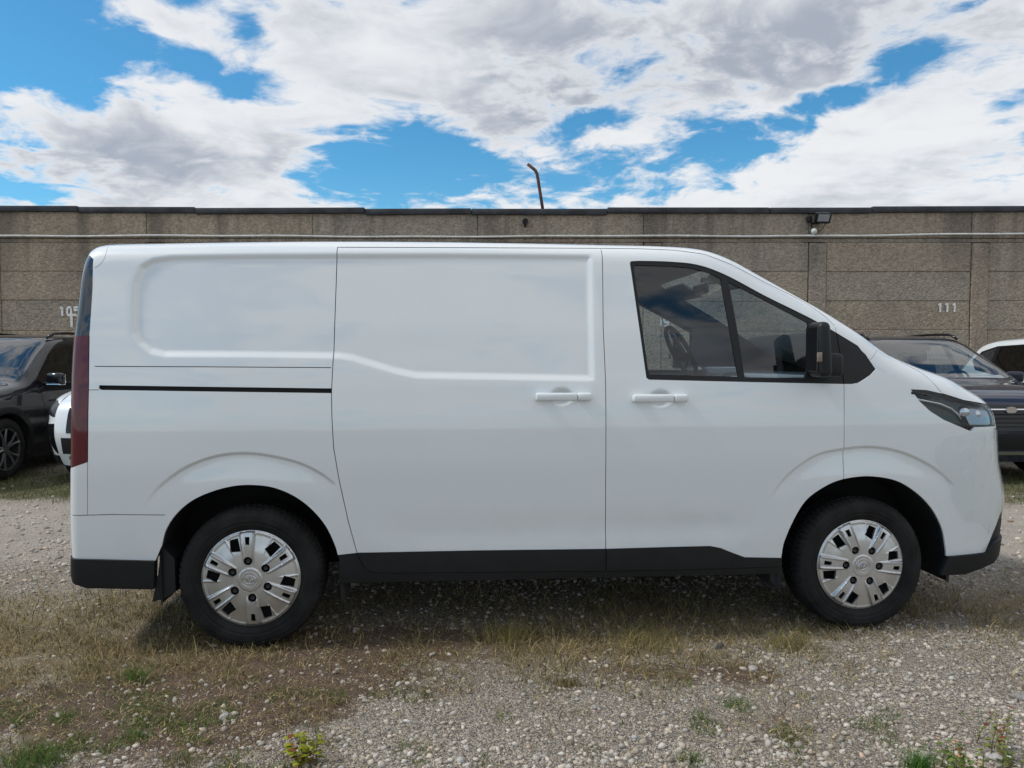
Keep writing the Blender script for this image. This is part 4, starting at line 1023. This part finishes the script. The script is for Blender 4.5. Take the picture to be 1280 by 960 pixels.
doorR = C_([(-.27, .40), (-.29, .7), (-.27, 1.045), (-1.05, 1.07), (-1.15, .95), (-.95, .6), (-.85, .40)])
chl = C_([(1.72, .90), (1.95, .905), (2.12, .84), (2.4, .80), (2.4, .74), (2.1, .74), (1.9, .80)], .03)
crl = C_([(-2.4, .95), (-2.05, .98), (-1.80, .97), (-1.9, .88), (-2.4, .86)])
vent = C_([(2.02, .66), (2.4, .70), (2.4, .36), (2.12, .36), (2.06, .5)], .03)
wside = C_([(.16, 1.66), (1.10, 1.16), (1.03, 1.085), (.85, 1.175), (.45, 1.405), (.18, 1.545)], .04)
cl = [(P_, True) for P_ in (wside, cdlo, winF, winR, winQ, aF, aR, cF, cR, low, chl, crl, vent)]
crings = []
for D_ in (doorF, doorR):
    a, b = thick(D_, .004, True); crings.append((a, b)); cl += [(a, True), (b, True)]
CB = Body(CSH, np.array([(2.1, .22), (1.0, .20), (0, .20), (-1, .20), (-2.1, .22)]), .07, lambda x, z: .012*sstep(.10, .0, np.abs(z-.62-.05*x))-.012*sstep(.06, 0, np.abs(z-.93)), cl, None, .035)
for a, b in crings:
    m_ = CB.ok & (CB.reg == 'none') & (inside(a, CB.c[:, 0], CB.c[:, 1]) ^ inside(b, CB.c[:, 0], CB.c[:, 1])); CB.reg[m_] = 'void'
for n_, P_ in (('void', aF), ('void', aR), ('wside', wside), ('clad', cF), ('clad', cR), ('wF', winF), ('wR', winR), ('wQ', winQ), ('frame', cdlo), ('head', chl), ('rear', crl), ('vent', vent), ('clad', low), ('doorF', doorF), ('doorR', doorR)): CB.claim(n_, P_)
CB.rest('body')
# one wheel of the parked cars
def suv_wheel(parent):
    wh = empty('wheel', (0, 0, 0), 0, parent)
    bm = bmesh.new(); lathe(bm, [(.03, .22), (.01, .24), (.0, .27), (.002, .31), (.02, .338), (.04, .345), (.19, .345), (.21, .33), (.22, .28), (.2, .22)], 48); bmobj('tyre', bm, M['rubber'], wh, angle=30)
    bm = bmesh.new(); lathe(bm, [(.006, .240), (.004, .228), (.03, .218), (.15, .215), (.16, .12), (.16, .001)], 40); bmobj('rim', bm, M['under'], wh, True)
    bm = bmesh.new()
    for k in range(10):
        a = 2*math.pi*(k//2)/5+(.16 if k % 2 else -.16)+.3
        c0, s0 = math.cos(a), math.sin(a)
        tube(bm, [(.05*math.cos(a), .025, .05*math.sin(a)), (.14*c0, .012, .14*s0), (.226*math.cos(a+(.10 if k % 2 else -.10)), .008, .226*math.sin(a+(.10 if k % 2 else -.10)))], [.016, .013, .011], 6)
    tube(bm, [(0, .05, 0), (0, .012, 0)], .05, 16)
    lathe(bm, [(.012, .238), (.004, .234), (.006, .222), (.02, .22)], 40)
    bmobj('spokes', bm, M['alloy'], wh, angle=40); return wh
def face_patch(ys_, zs_, off):
    Yg, Zg_ = np.meshgrid(ys_, zs_, indexing='ij'); Xg = CSH.xfront(Yg, Zg_, 1.5, 2.35)+off; return np.stack([Xg, Yg, Zg_], -1)
def grid_faces(a, b, o=0): q = np.arange(a*b).reshape(a, b)+o; return np.stack([q[:-1, :-1], q[1:, :-1], q[1:, 1:], q[:-1, 1:]], -1).reshape(-1, 4).tolist()
def slab(name, ys_, zs_, off, th, m, parent):
    A, B = face_patch(ys_, zs_, off), face_patch(ys_, zs_, off-th); a, b = A.shape[:2]
    V_ = np.vstack([A.reshape(-1, 3), B.reshape(-1, 3)]); F_ = grid_faces(a, b)+[f[::-1] for f in grid_faces(a, b, a*b)]
    q = np.arange(a*b).reshape(a, b); loop = list(q[:, 0])+list(q[-1, 1:])+list(q[-2::-1, -1])+list(q[0, -2:0:-1])
    F_ += [(loop[i], loop[i-1], loop[i-1]+a*b, loop[i]+a*b) for i in range(len(loop))]
    return mesh(name, V_, F_, m, parent)
def build_suv(label, cat, pm, loc, rz, group=None, rails=True, glassm='tint', skirt=None):
    root = empty('parked_car', loc, rz); tag(root, label, cat, group)
    both = lambda n, **k: [CB.side(n, **k), CB.side(n, flip=True, **k)]
    nn = len(CB.P)-1; n = CB.near
    iRt, iRw, iTop, iCw, iNo = n(-2.2, .98), n(-1.74, 1.54), n(.16, 1.6), n(1.03, 1.12), n(2.21, .62)
    emit('body', both('body')+[CB.cap(0, iRt), CB.cap(iRw, iTop), CB.cap(iCw, nn)], pm, root)
    emit('rear_window', [CB.cap(iRt, iRw, off=.002)], M['darkglass'], root)
    emit('windscreen', both('wside', off=.002, rim=0)+[CB.cap(iTop, iCw, off=.002)], M['carglass'], root)
    emit('cladding', both('clad', off=-.012, rim=.03), skirt or M['plastic'], root)
    emit('corner_vent', both('vent', off=-.004), M['trim'], root)
    reg = CB.reg.copy(); CB.reg[CB.ok & ~np.isin(reg, ['wF', 'wR', 'wQ', 'wside']) & ~inside(aF, CB.c[:, 0], CB.c[:, 1]) & ~inside(aR, CB.c[:, 0], CB.c[:, 1])] = 'lin'
    emit('cabin_lining', both('lin', off=.04, rim=0)+[CB.cap(iRw, iTop, off=.03)], M['lining'], root); CB.reg = reg
    for fl in (False, True):
        sg = 1 if fl else -1
        emit('headlight', [CB.side('head', off=-.002, flip=fl)], M['lampdark'], root)
        emit('tail_lamp', [CB.side('rear', off=-.002, flip=fl)], M['redlens'], root)
        d1 = emit('front_door', [CB.side('doorF', flip=fl)], pm, root); d2 = emit('rear_door', [CB.side('doorR', flip=fl)], pm, root)
        emit('window_pane', [CB.side('wF', off=.006, rim=0, flip=fl)], M[glassm], d1); emit('window_pane', [CB.side('wR', off=.006, rim=0, flip=fl)], M[glassm], d2)
        emit('quarter_pane', [CB.side('wQ', off=.006, rim=0, flip=fl)], M['darkglass'], root)
        emit('window_frame', [CB.side('frame', off=.002, flip=fl)], M['trim'], root)
        for d_, xx in ((d1, -.10), (d2, -.92)):
            yy = float(CSH.w(np.array([xx]), np.array([.90]))[0]); bm = bmesh.new(); rbox(bm, (xx, sg*(yy+.02), .90), (.20, .03, .032), .01, 2); bmobj('handle', bm, pm, d_, angle=40)
        bm = bmesh.new(); rbox(bm, (.66, sg*1.03, 1.10), (.12, .20, .15), .04, 3, Matrix.Rotation(sg*-.2, 4, 'Z'), lambda v: (v.x*(1.1 if v.z > 0 else .8), v.y, v.z)); rbox(bm, (.67, sg*.92, 1.045), (.09, .12, .04), .012, 2); mi = bmobj('wing_mirror', bm, pm, root, angle=40)
        bm = bmesh.new(); rbox(bm, (.60, sg*1.035, 1.10), (.012, .16, .11), .004, 1); bmobj('mirror_glass', bm, M['chrome'], mi)
        bm = bmesh.new(); rbox(bm, (.67, sg*1.035, 1.035), (.13, .17, .02), .008, 1); bmobj('mirror_base', bm, M['chrome'], mi)
        if rails:
            bm = bmesh.new(); P_ = []
            for xx in np.linspace(-1.55, .10, 12):
                zz_ = 1.545 if xx < -1.4 else 1.60; yy = .60
                zr = 1.64-.03*abs(xx+.6)**1.5
                P_.append((xx, sg*.60, zr+(.035 if -1.5 < xx < .05 else -.02)))
            tube(bm, P_, .018, 8); bmobj('roof_rail', bm, M['trim'], root, True)
        for arcx in (FWX, RWX):
            t_ = np.linspace(-.3, math.pi+.3, 20); V_ = [(arcx+.405*math.cos(q_), sg*yv, .345+.405*math.sin(q_)) for yv in (.90, .5) for q_ in t_]
            mesh('arch_liner', V_, [(k, k+1, 20+k+1, 20+k) for k in range(19)], M['under'], root, smooth=True)
    # face of the car
    gy = np.linspace(-.56, .56, 19)
    gr = slab('grille', gy, np.linspace(.58, .84, 8), .004, .03, M['trim'], root)
    for k, zc in enumerate(np.linspace(.615, .80, 5)): slab('slat', np.linspace(-.52, .52, 17), [zc-.010, zc+.004], .022, .02, M['chrome'] if k in (4,) else M['plastic'], gr)
    bm = bmesh.new(); xx = float(CSH.xfront(0, .79, 1.5, 2.35)); bmesh.ops.create_cone(bm, cap_ends=True, segments=24, radius1=.06, radius2=.06, depth=.02, matrix=Matrix.Translation((xx+.02, 0, .79)) @ Matrix.Rotation(R_(90), 4, 'Y') @ Matrix.Diagonal((.62, 1, 1, 1))); bmobj('badge', bm, M['chrome'], root)
    slab('lower_intake', np.linspace(-.62, .62, 21), np.linspace(.36, .53, 6), .006, .03, M['plastic'], root)
    slab('skid_plate', np.linspace(-.55, .55, 15), [.30, .335], .014, .03, M['alloy'], root)
    bm = bmesh.new(); rbox(bm, (0, 0, .33), (3.9, 1.25, .22), .03); bmobj('underbody', bm, M['under'], root)
    bm = bmesh.new(); rbox(bm, (.72, 0, .93), (.5, 1.5, .22), .06, 3); bmobj('dashboard', bm, M['lining'], root, angle=40)
    bm = bmesh.new(); tube(bm, [(.46+.09*math.cos(q_), .37+.185*math.sin(q_), 1.02+.16*math.cos(q_)) for q_ in np.linspace(0, 2*math.pi, 25)], .015, 6, False); bmobj('steering_wheel', bm, M['under'], root, True)
    bm = bmesh.new(); rbox(bm, (.33, 0, 1.47), (.03, .24, .06), .012, 2); bmobj('rear_view_mirror', bm, M['under'], root)
    for yy in (.37, -.37):
        bm = bmesh.new(); rbox(bm, (-.12, yy, .62), (.5, .5, .2), .05, 3); rbox(bm, (-.38, yy, .98), (.14, .46, .58), .05, 3, Matrix.Rotation(R_(-14), 4, 'Y')); rbox(bm, (-.46, yy, 1.37), (.09, .25, .16), .04, 3); bmobj('seat', bm, M['under'], root, angle=40)
    w_ = suv_wheel(root)
    spots = [((FWX, -.905, WR), 0), ((RWX, -.905, WR), 0), ((FWX, .905, WR), math.pi), ((RWX, .905, WR), math.pi)]
    for k, (l_, r_) in enumerate(spots):
        c_ = w_ if k == 0 else copy_part(w_, root)
        c_.location = l_; c_.rotation_euler = (0, .5*k, r_)
    return root
G_ = 'cars parked in a row against the concrete wall'
face = -math.pi/2
def park(X, nose, **k): return build_suv(loc=(X, nose+2.22, -.014), rz=face, **k)
park(-6.48, 7.62, label='dark charcoal car at the far left, its side window and alloy wheel showing', cat='car', pm=M['grey'], group=G_)
park(-4.05, 7.90, label='white car mostly hidden behind the rear of the van, only its nose corner showing', cat='car', pm=M['white'], group=G_)
park(5.42, 8.30, label='dark blue car facing forward beyond the bonnet of the van, windscreen and grille showing', cat='car', pm=M['navy'], group=G_, glassm='glass')
park(8.12, 8.35, label='white car with dark side windows at the far right edge, beside the dark blue car', cat='car', pm=M['white'], group=G_, rails=False)
# ================================================================ STONES, STRAW AND WEEDS
def rand_ground(n, ymin, ymax, p=1.6):
    """points in the yard, thinning out with distance"""
    u = rng.random(n); a, b = ymin**(1-p), ymax**(1-p); y = (a+(b-a)*u)**(1/(1-p))
    x = (rng.random(n)*2-1)*(y*.70+.35); return x, y
def bulk(name, V, Fc, C, m, kind='stuff'):
    me = bpy.data.meshes.new(name); nf, k = Fc.shape
    me.vertices.add(len(V)); me.vertices.foreach_set('co', V.astype(np.float32).ravel())
    me.loops.add(nf*k); me.loops.foreach_set('vertex_index', Fc.astype(np.int32).ravel())
    me.polygons.add(nf); me.polygons.foreach_set('loop_start', np.arange(0, nf*k, k, dtype=np.int32)); me.polygons.foreach_set('loop_total', np.full(nf, k, np.int32))
    me.update(calc_edges=True)
    a = me.color_attributes.new('tone', 'FLOAT_COLOR', 'POINT'); a.data.foreach_set('color', np.c_[C, np.ones(len(C))].astype(np.float32).ravel())
    me.materials.append(m); o = link(bpy.data.objects.new(name, me)); o['kind'] = kind; return o
def tone_mat(name, rough=.9, transl=0, grain=0):
    m = mat(name, (.5, .5, .5), rough, spec=.25); t, b = nodes_of(m); c = t.new('ShaderNodeVertexColor', layer_name='tone').outputs[0]
    if grain:
        pos = t.new('ShaderNodeNewGeometry').outputs['Position']
        c = t.mix(t.noise(pos, grain, 3, .6), t.mix(1.0, c, (.72, .72, .72), 'MULTIPLY'), t.mix(1.0, c, (1.22, 1.2, 1.18), 'MULTIPLY'))
    t.put(b.inputs['Base Color'], c)
    if transl:
        tl = t.new('ShaderNodeBsdfTranslucent'); t.put(tl.inputs[0], c); mx = t.new('ShaderNodeMixShader'); mx.inputs[0].default_value = transl
        t.l.new(b.outputs[0], mx.inputs[1]); t.l.new(tl.outputs[0], mx.inputs[2]); out = [n for n in t.n if n.type == 'OUTPUT_MATERIAL'][0]; t.l.new(mx.outputs[0], out.inputs[0])
    return m
STONE = tone_mat('stone', .88, 0, 160); BLADE = tone_mat('grass_blade', .7, .3); LEAF = tone_mat('leaf', .5, .3)
bm = bmesh.new(); bmesh.ops.create_icosphere(bm, subdivisions=1, radius=1); SV = np.array([v.co for v in bm.verts]); bm.verts.ensure_lookup_table(); SF = np.array([[v.index for v in f.verts] for f in bm.faces]); bm.free()
def stones(name, n, ymin, ymax, smin, smax, p, lab=None):
    x, y = rand_ground(n, ymin, ymax, p)
    d, s_, g = cover(x, y); keep = (rng.random(n) > np.clip(.75*d+.55*s_+.8*g, 0, .93)) & (rng.random(n) < np.clip(.15+1.7*(fbm(x, y, 2.2, 55)-.25), .08, 1))
    x, y = x[keep], y[keep]; n = len(x)
    sz = smin*(smax/smin)**(rng.random(n)**4.0)
    J = 1+rng.normal(0, .25, (n, 12, 3)); S = sz[:, None]*np.c_[1+.35*rng.random(n), .75+.3*rng.random(n), .5+.3*rng.random(n)]
    a = rng.random(n)*6.283; P_ = SV[None]*J*S[:, None, :]
    til = rng.normal(0, .3, n); ct, st = np.cos(til)[:, None], np.sin(til)[:, None]
    P_ = np.stack([P_[..., 0]*ct-P_[..., 2]*st, P_[..., 1], P_[..., 0]*st+P_[..., 2]*ct], -1)
    ca, sa = np.cos(a)[:, None], np.sin(a)[:, None]
    V = np.stack([P_[..., 0]*ca-P_[..., 1]*sa+x[:, None], P_[..., 0]*sa+P_[..., 1]*ca+y[:, None], P_[..., 2]+(gz(x, y)+sz*.22)[:, None]], -1)
    v = np.clip(rng.normal(.42, .09, n), .17, .60); warm = rng.normal(0, .03, n); red = (rng.random(n) < .025)
    C = np.stack([v*(1.06+warm+.15*red), v*(.965-.03*red), v*(.84-warm-.08*red)], 1)
    Fc = (SF[None]+12*np.arange(n)[:, None, None]).reshape(-1, 3)
    return bulk(name, V.reshape(-1, 3), Fc, np.repeat(C, 12, 0), STONE)
o = stones('gravel', 88000, 2.2, 4.7, .0027, .0150, 1.5)
o2 = stones('gravel', 20000, 4.6, 8.5, .006, .024, 1.2)
def blades(x, y, h, wd, lean, C, seg=3):
    """curved tapering blades as strips of quads"""
    n = len(x); a = rng.random(n)*6.283; b = rng.random(n)*6.283
    ts = np.linspace(0, 1, seg+1); V = np.empty((n, seg+1, 2, 3))
    for k, t_ in enumerate(ts):
        off = lean*t_**1.7*h; zc = h*t_*np.sqrt(np.clip(1-(lean*t_*.75)**2, .04, 1))
        ww = wd*(1-.88*t_)
        for s_, sg in enumerate((-1, 1)):
            V[:, k, s_, 0] = x+np.cos(a)*off+sg*np.cos(b)*ww; V[:, k, s_, 1] = y+np.sin(a)*off+sg*np.sin(b)*ww; V[:, k, s_, 2] = gz(x, y)+zc
    base = 2*(seg+1)*np.arange(n)[:, None]
    F1 = np.concatenate([base+np.array([[2*k, 2*k+1, 2*k+3, 2*k+2]]) for k in range(seg)], 1).reshape(-1, 4)
    return V.reshape(-1, 3), F1, np.repeat(C, 2*(seg+1), 0)
def straw_tone(n, greenish):
    a = np.array([.58, .455, .225]); b_ = np.array([.17, .12, .065]); c = np.array([.19, .19, .065]); u = rng.random((n, 1))
    base = np.clip(a*u**1.3*1.25+b_*(1-u)*.7, 0, .7); g = (rng.random((n, 1)) < greenish); return np.where(g, c*(.6+.7*rng.random((n, 1))), base)
# dry grass: short and matted, standing in little tussocks
def dry_points(n, ymin, ymax, thr, pw_):
    x, y = rand_ground(n, ymin, ymax, 1.5); d, s_, g = cover(x, y)
    cl = .55*fbm(x, y, 5, 91, 3)+.45*fbm(x, y, 14, 95, 2)
    k = rng.random(n) < np.clip((d-.12)*1.5, 0, 1)*sstep(.42, .58, cl+.08*d); return x[k], y[k]
x, y = dry_points(90000, 2.35, 5.6, .2, 1.5); n = len(x)
dist = np.abs(y-(3.72+.092*x))
V, Fc, C = blades(x, y, rng.uniform(.020, .065, n)*(1+.8*(rng.random(n) < .06)), rng.uniform(.0011, .0028, n), np.clip(rng.normal(.85, .35, n), .1, 1.5), straw_tone(n, .22)*.85)
o = bulk('dry_grass', V, Fc, C, BLADE)
# litter: flat bits of straw
x, y = rand_ground(40000, 2.3, 5.5); d, s_, g = cover(x, y); k = rng.random(len(x)) < np.clip(.12+.8*d+.5*s_, 0, 1); x, y = x[k], y[k]; n = len(x)
V, Fc, C = blades(x, y, rng.uniform(.012, .05, n), rng.uniform(.0010, .0024, n), np.full(n, 1.32), straw_tone(n, .05)*.9, 2); V[:, 2] = V[:, 2]*.45+.006
bulk('straw_litter', V, Fc, C, BLADE)
# short green sprigs and moss coming up through the gravel
x, y = rand_ground(160000, 2.3, 5.2); wgt = .9*blob(x, y, 130, 900, .6, .35)+.6*blob(x, y, 330, 900, .4, .3)+.6*blob(x, y, 900, 890, .35, .25)+.45*blob(x, y, 1130, 920, .4, .25)+.18*blob(x, y, 600, 900, .8, .4)
k = rng.random(len(x)) < wgt*sstep(.55, .72, fbm(x, y, 6.5, 171, 3)); x, y = x[k], y[k]; n = len(x); u = rng.random((n, 1))
V, Fc, C = blades(x, y, rng.uniform(.008, .030, n), rng.uniform(.0012, .0026, n), np.clip(rng.normal(.8, .3, n), 0, 1.3), np.where(rng.random((n, 1)) < .7, np.array([.12, .19, .045])*(.5+u), np.array([.25, .22, .10])*(.5+u)), 2)
bulk('green_sprigs', V, Fc, C, BLADE)
# the grassy verge before the parked cars
x = rng.uniform(-9, 9, 60000); y = rng.uniform(6.9, 10.5, 60000); d, s_, g = cover(x, y); k = rng.random(len(x)) < np.clip(g*1.4-.05, 0, 1); x, y = x[k], y[k]; n = len(x)
u = rng.random((n, 1)); C = np.where(rng.random((n, 1)) < .45, np.array([.075, .105, .028])*(.6+u), np.array([.20, .17, .085])*(.5+u))
V, Fc, C = blades(x, y, rng.uniform(.02, .075, n), rng.uniform(.002, .004, n), np.clip(rng.normal(.6, .3, n), 0, 1.3), C, 2)
bulk('verge_grass', V, Fc, C, BLADE)
# tufts one can point at
def tuft(px, py, n, rad, h, col, label, dead=.1):
    g = on_ground(px, py); x = g[0]+rng.normal(0, rad, n); y = g[1]+rng.normal(0, rad*.8, n)
    C = np.array(col)*(.55+.8*rng.random((n, 1))); C = np.where(rng.random((n, 1)) < dead, np.array([.26, .2, .1]), C)
    V, Fc, C = blades(x, y, h*rng.uniform(.45, 1.1, n), rng.uniform(.0009, .0020, n), np.clip(rng.normal(.7, .3, n), 0, 1.3), C, 3)
    me_o = bulk('grass_tuft', V-np.array([g[0], g[1], 0]), Fc, C, BLADE, kind=''); del me_o['kind']; me_o.location = (g[0], g[1], 0)
    tag(me_o, label, 'grass tuft', 'green tufts growing in the gravel'); return me_o
GR, OL = (.105, .18, .04), (.15, .17, .055)
tuft(38, 952, 520, .06, .08, GR, 'wide bright green grass tuft in the bottom left corner of the gravel')
tuft(168, 846, 160, .024, .085, GR, 'small upright green tuft standing alone left of the rear wheel')
tuft(78, 896, 170, .04, .045, GR, 'green tuft at the left edge above the corner tuft')
tuft(172, 918, 130, .026, .045, GR, 'small green tuft in the left foreground, between corner tuft and the yellow-green weed', .15)
tuft(212, 892, 170, .05, .04, OL, 'thin spread of olive green grass below the rear wheel', .25)
tuft(230, 950, 180, .04, .045, OL, 'olive tuft at the bottom edge, left of the yellow-green weed', .2)
tuft(420, 872, 60, .02, .04, OL, 'tiny dull tuft directly below the rear wheel', .3)
tuft(710, 852, 190, .035, .05, (.15, .115, .04), 'brown withered tussock in the gravel below the sliding door', .5)
tuft(920, 876, 150, .035, .04, GR, 'low green sprigs below the front door, in the brown soil patch', .1)
tuft(865, 945, 120, .03, .04, GR, 'small green tuft at the bottom edge below the front door', .15)
tuft(1148, 952, 190, .022, .09, (.09, .21, .035), 'vivid green tuft at the bottom, left of the tall flowering weeds', 0)
tuft(640, 797, 320, .06, .10, (.30, .27, .09), 'yellowish grass tussock at the edge of the van shadow, below the sliding door', .35)
tuft(810, 800, 380, .09, .09, (.32, .28, .10), 'straw-coloured tussock at the edge of the van shadow, below the front door handle', .45)
tuft(985, 802, 300, .06, .10, (.29, .27, .09), 'dry tussock just behind the front wheel', .45)
# leafy weeds
def weed(px, py, stems, h, rad, leaf, col, label, flower=None, reddish=.15, lean=.25):
    g = on_ground(px, py); root = empty('weed', (g[0], g[1], float(gz(g[0], g[1])))); tag(root, label, 'weed')
    bm = bmesh.new(); LV, LF, LC, FV = [], [], [], []
    for s_ in range(stems):
        a = rng.random()*6.283; bx, by = rng.normal(0, rad*.35, 2); hh = h*rng.uniform(.55, 1.05); ln = lean*rng.uniform(.3, 1.3)
        pts_ = [np.array([bx+math.cos(a)*ln*hh*t_**1.5, by+math.sin(a)*ln*hh*t_**1.5, hh*t_]) for t_ in np.linspace(0, 1, 6)]
        tube(bm, pts_, [.0016, .0015, .0013, .0011, .0009, .0006], 5)
        nl = max(5, int(hh/.009))
        for k in range(nl):
            t_ = .12+.88*k/nl+rng.uniform(-.03, .03); t_ = min(t_, 1); i = min(int(t_*5), 4); p = pts_[i]+(pts_[i+1]-pts_[i])*(t_*5-i)
            b_ = rng.random()*6.283; u = np.array([math.cos(b_), math.sin(b_), rng.uniform(.0, .7)]); u /= np.linalg.norm(u); v_ = np.cross(u, [0, 0, 1]); v_ /= np.linalg.norm(v_)+1e-9
            L = leaf*rng.uniform(.6, 1.25); W = L*rng.uniform(.22, .36); i0 = len(LV); dr = np.array([0, 0, -L*.22])
            LV += [p, p+u*L*.35+v_*W+(0, 0, .002), p+u*L*.35-v_*W+(0, 0, .002), p+u*L*.75+v_*W*.7+dr*.4, p+u*L*.75-v_*W*.7+dr*.4, p+u*L+dr]
            LF += [(i0, i0+1, i0+2), (i0+1, i0+3, i0+2), (i0+2, i0+3, i0+4), (i0+3, i0+5, i0+4)]
            cc = np.array(col)*rng.uniform(.6, 1.35) if rng.random() > reddish else np.array([.22, .075, .03])*rng.uniform(.7, 1.3); LC += [cc]*6
        if flower is not None and s_ % 2 == 0: FV.append(pts_[-1])
    bmobj('stem', bm, mat('weed_stem', (.12, .10, .045), .7), root, True)
    o = bulk('foliage', np.array(LV), np.array(LF), np.array(LC), LEAF, kind=''); del o['kind']; o.parent = root
    for p in FV:
        bm = bmesh.new()
        for k in range(8):
            a = k*.785; q_ = [bm.verts.new(Vector(p)+Vector((r_*math.cos(a+d_), r_*math.sin(a+d_), z_))) for r_, d_, z_ in ((.001, 0, .001), (.005, -.3, .003), (.008, 0, .004), (.005, .3, .003))]; bm.faces.new(q_)
        bmobj('flower', bm, mat('petal', flower, .6), root)
    return root
weed(380, 948, 12, .115, .06, .030, (.30, .32, .03), 'small yellow-green leafy weed with reddish stems, alone in the gravel below the sill', None, .12, .5)
weed(1205, 964, 11, .12, .10, .026, (.17, .23, .05), 'leafy green weeds in the bottom right corner with a pale orange flower', (.62, .30, .17), .10, .35)
weed(1243, 934, 6, .16, .07, .022, (.23, .26, .07), 'taller spindly yellow-green weed at the lower right, above the corner weeds', None, .22, .4)
weed(1268, 964, 8, .13, .07, .024, (.17, .22, .05), 'rightmost green weed cut off by the right edge, with tiny white flowers', (.7, .7, .66), .12, .3)
# a few stones one can point at
def stone(px, py, r, label, tone=.34):
    g = on_ground(px, py); bm = bmesh.new(); bmesh.ops.create_icosphere(bm, subdivisions=3, radius=1)
    ph = rng.random(6)*6
    for v in bm.verts:
        c = v.co.copy(); k = 1+.16*math.sin(2.1*c.x+ph[0])+.13*math.sin(3.3*c.y+ph[1])+.1*math.sin(4*c.z+ph[2])+.05*math.sin(9*c.x+7*c.y+ph[3])
        v.co = Vector((c.x*k*r*1.15, c.y*k*r*.85, c.z*k*r*.62))
    m = speckle(mat('pale_stone', (tone*1.03, tone*.98, tone*.92), .9), 60, .3, .4, 200, .002)
    o = bmobj('stone', bm, m, None, True); o.location = (g[0], g[1], float(gz(g[0], g[1]))+r*.25); o.rotation_euler = (0, 0, rng.random()*6); tag(o, label, 'stone', 'larger stones lying in the gravel')
stone(280, 892, .022, 'pale flat stone among the grass below the rear wheel')
stone(1243, 937, .026, 'round pale stone lying among the weeds in the bottom right corner', .36)
stone(1276, 866, .030, 'grey-blue stone at the right edge of the gravel', .22)
stone(942, 832, .020, 'pale stone on the dry soil below the front door', .38)
stone(900, 804, .024, 'dark red-brown lump at the edge of the van shadow', .07)
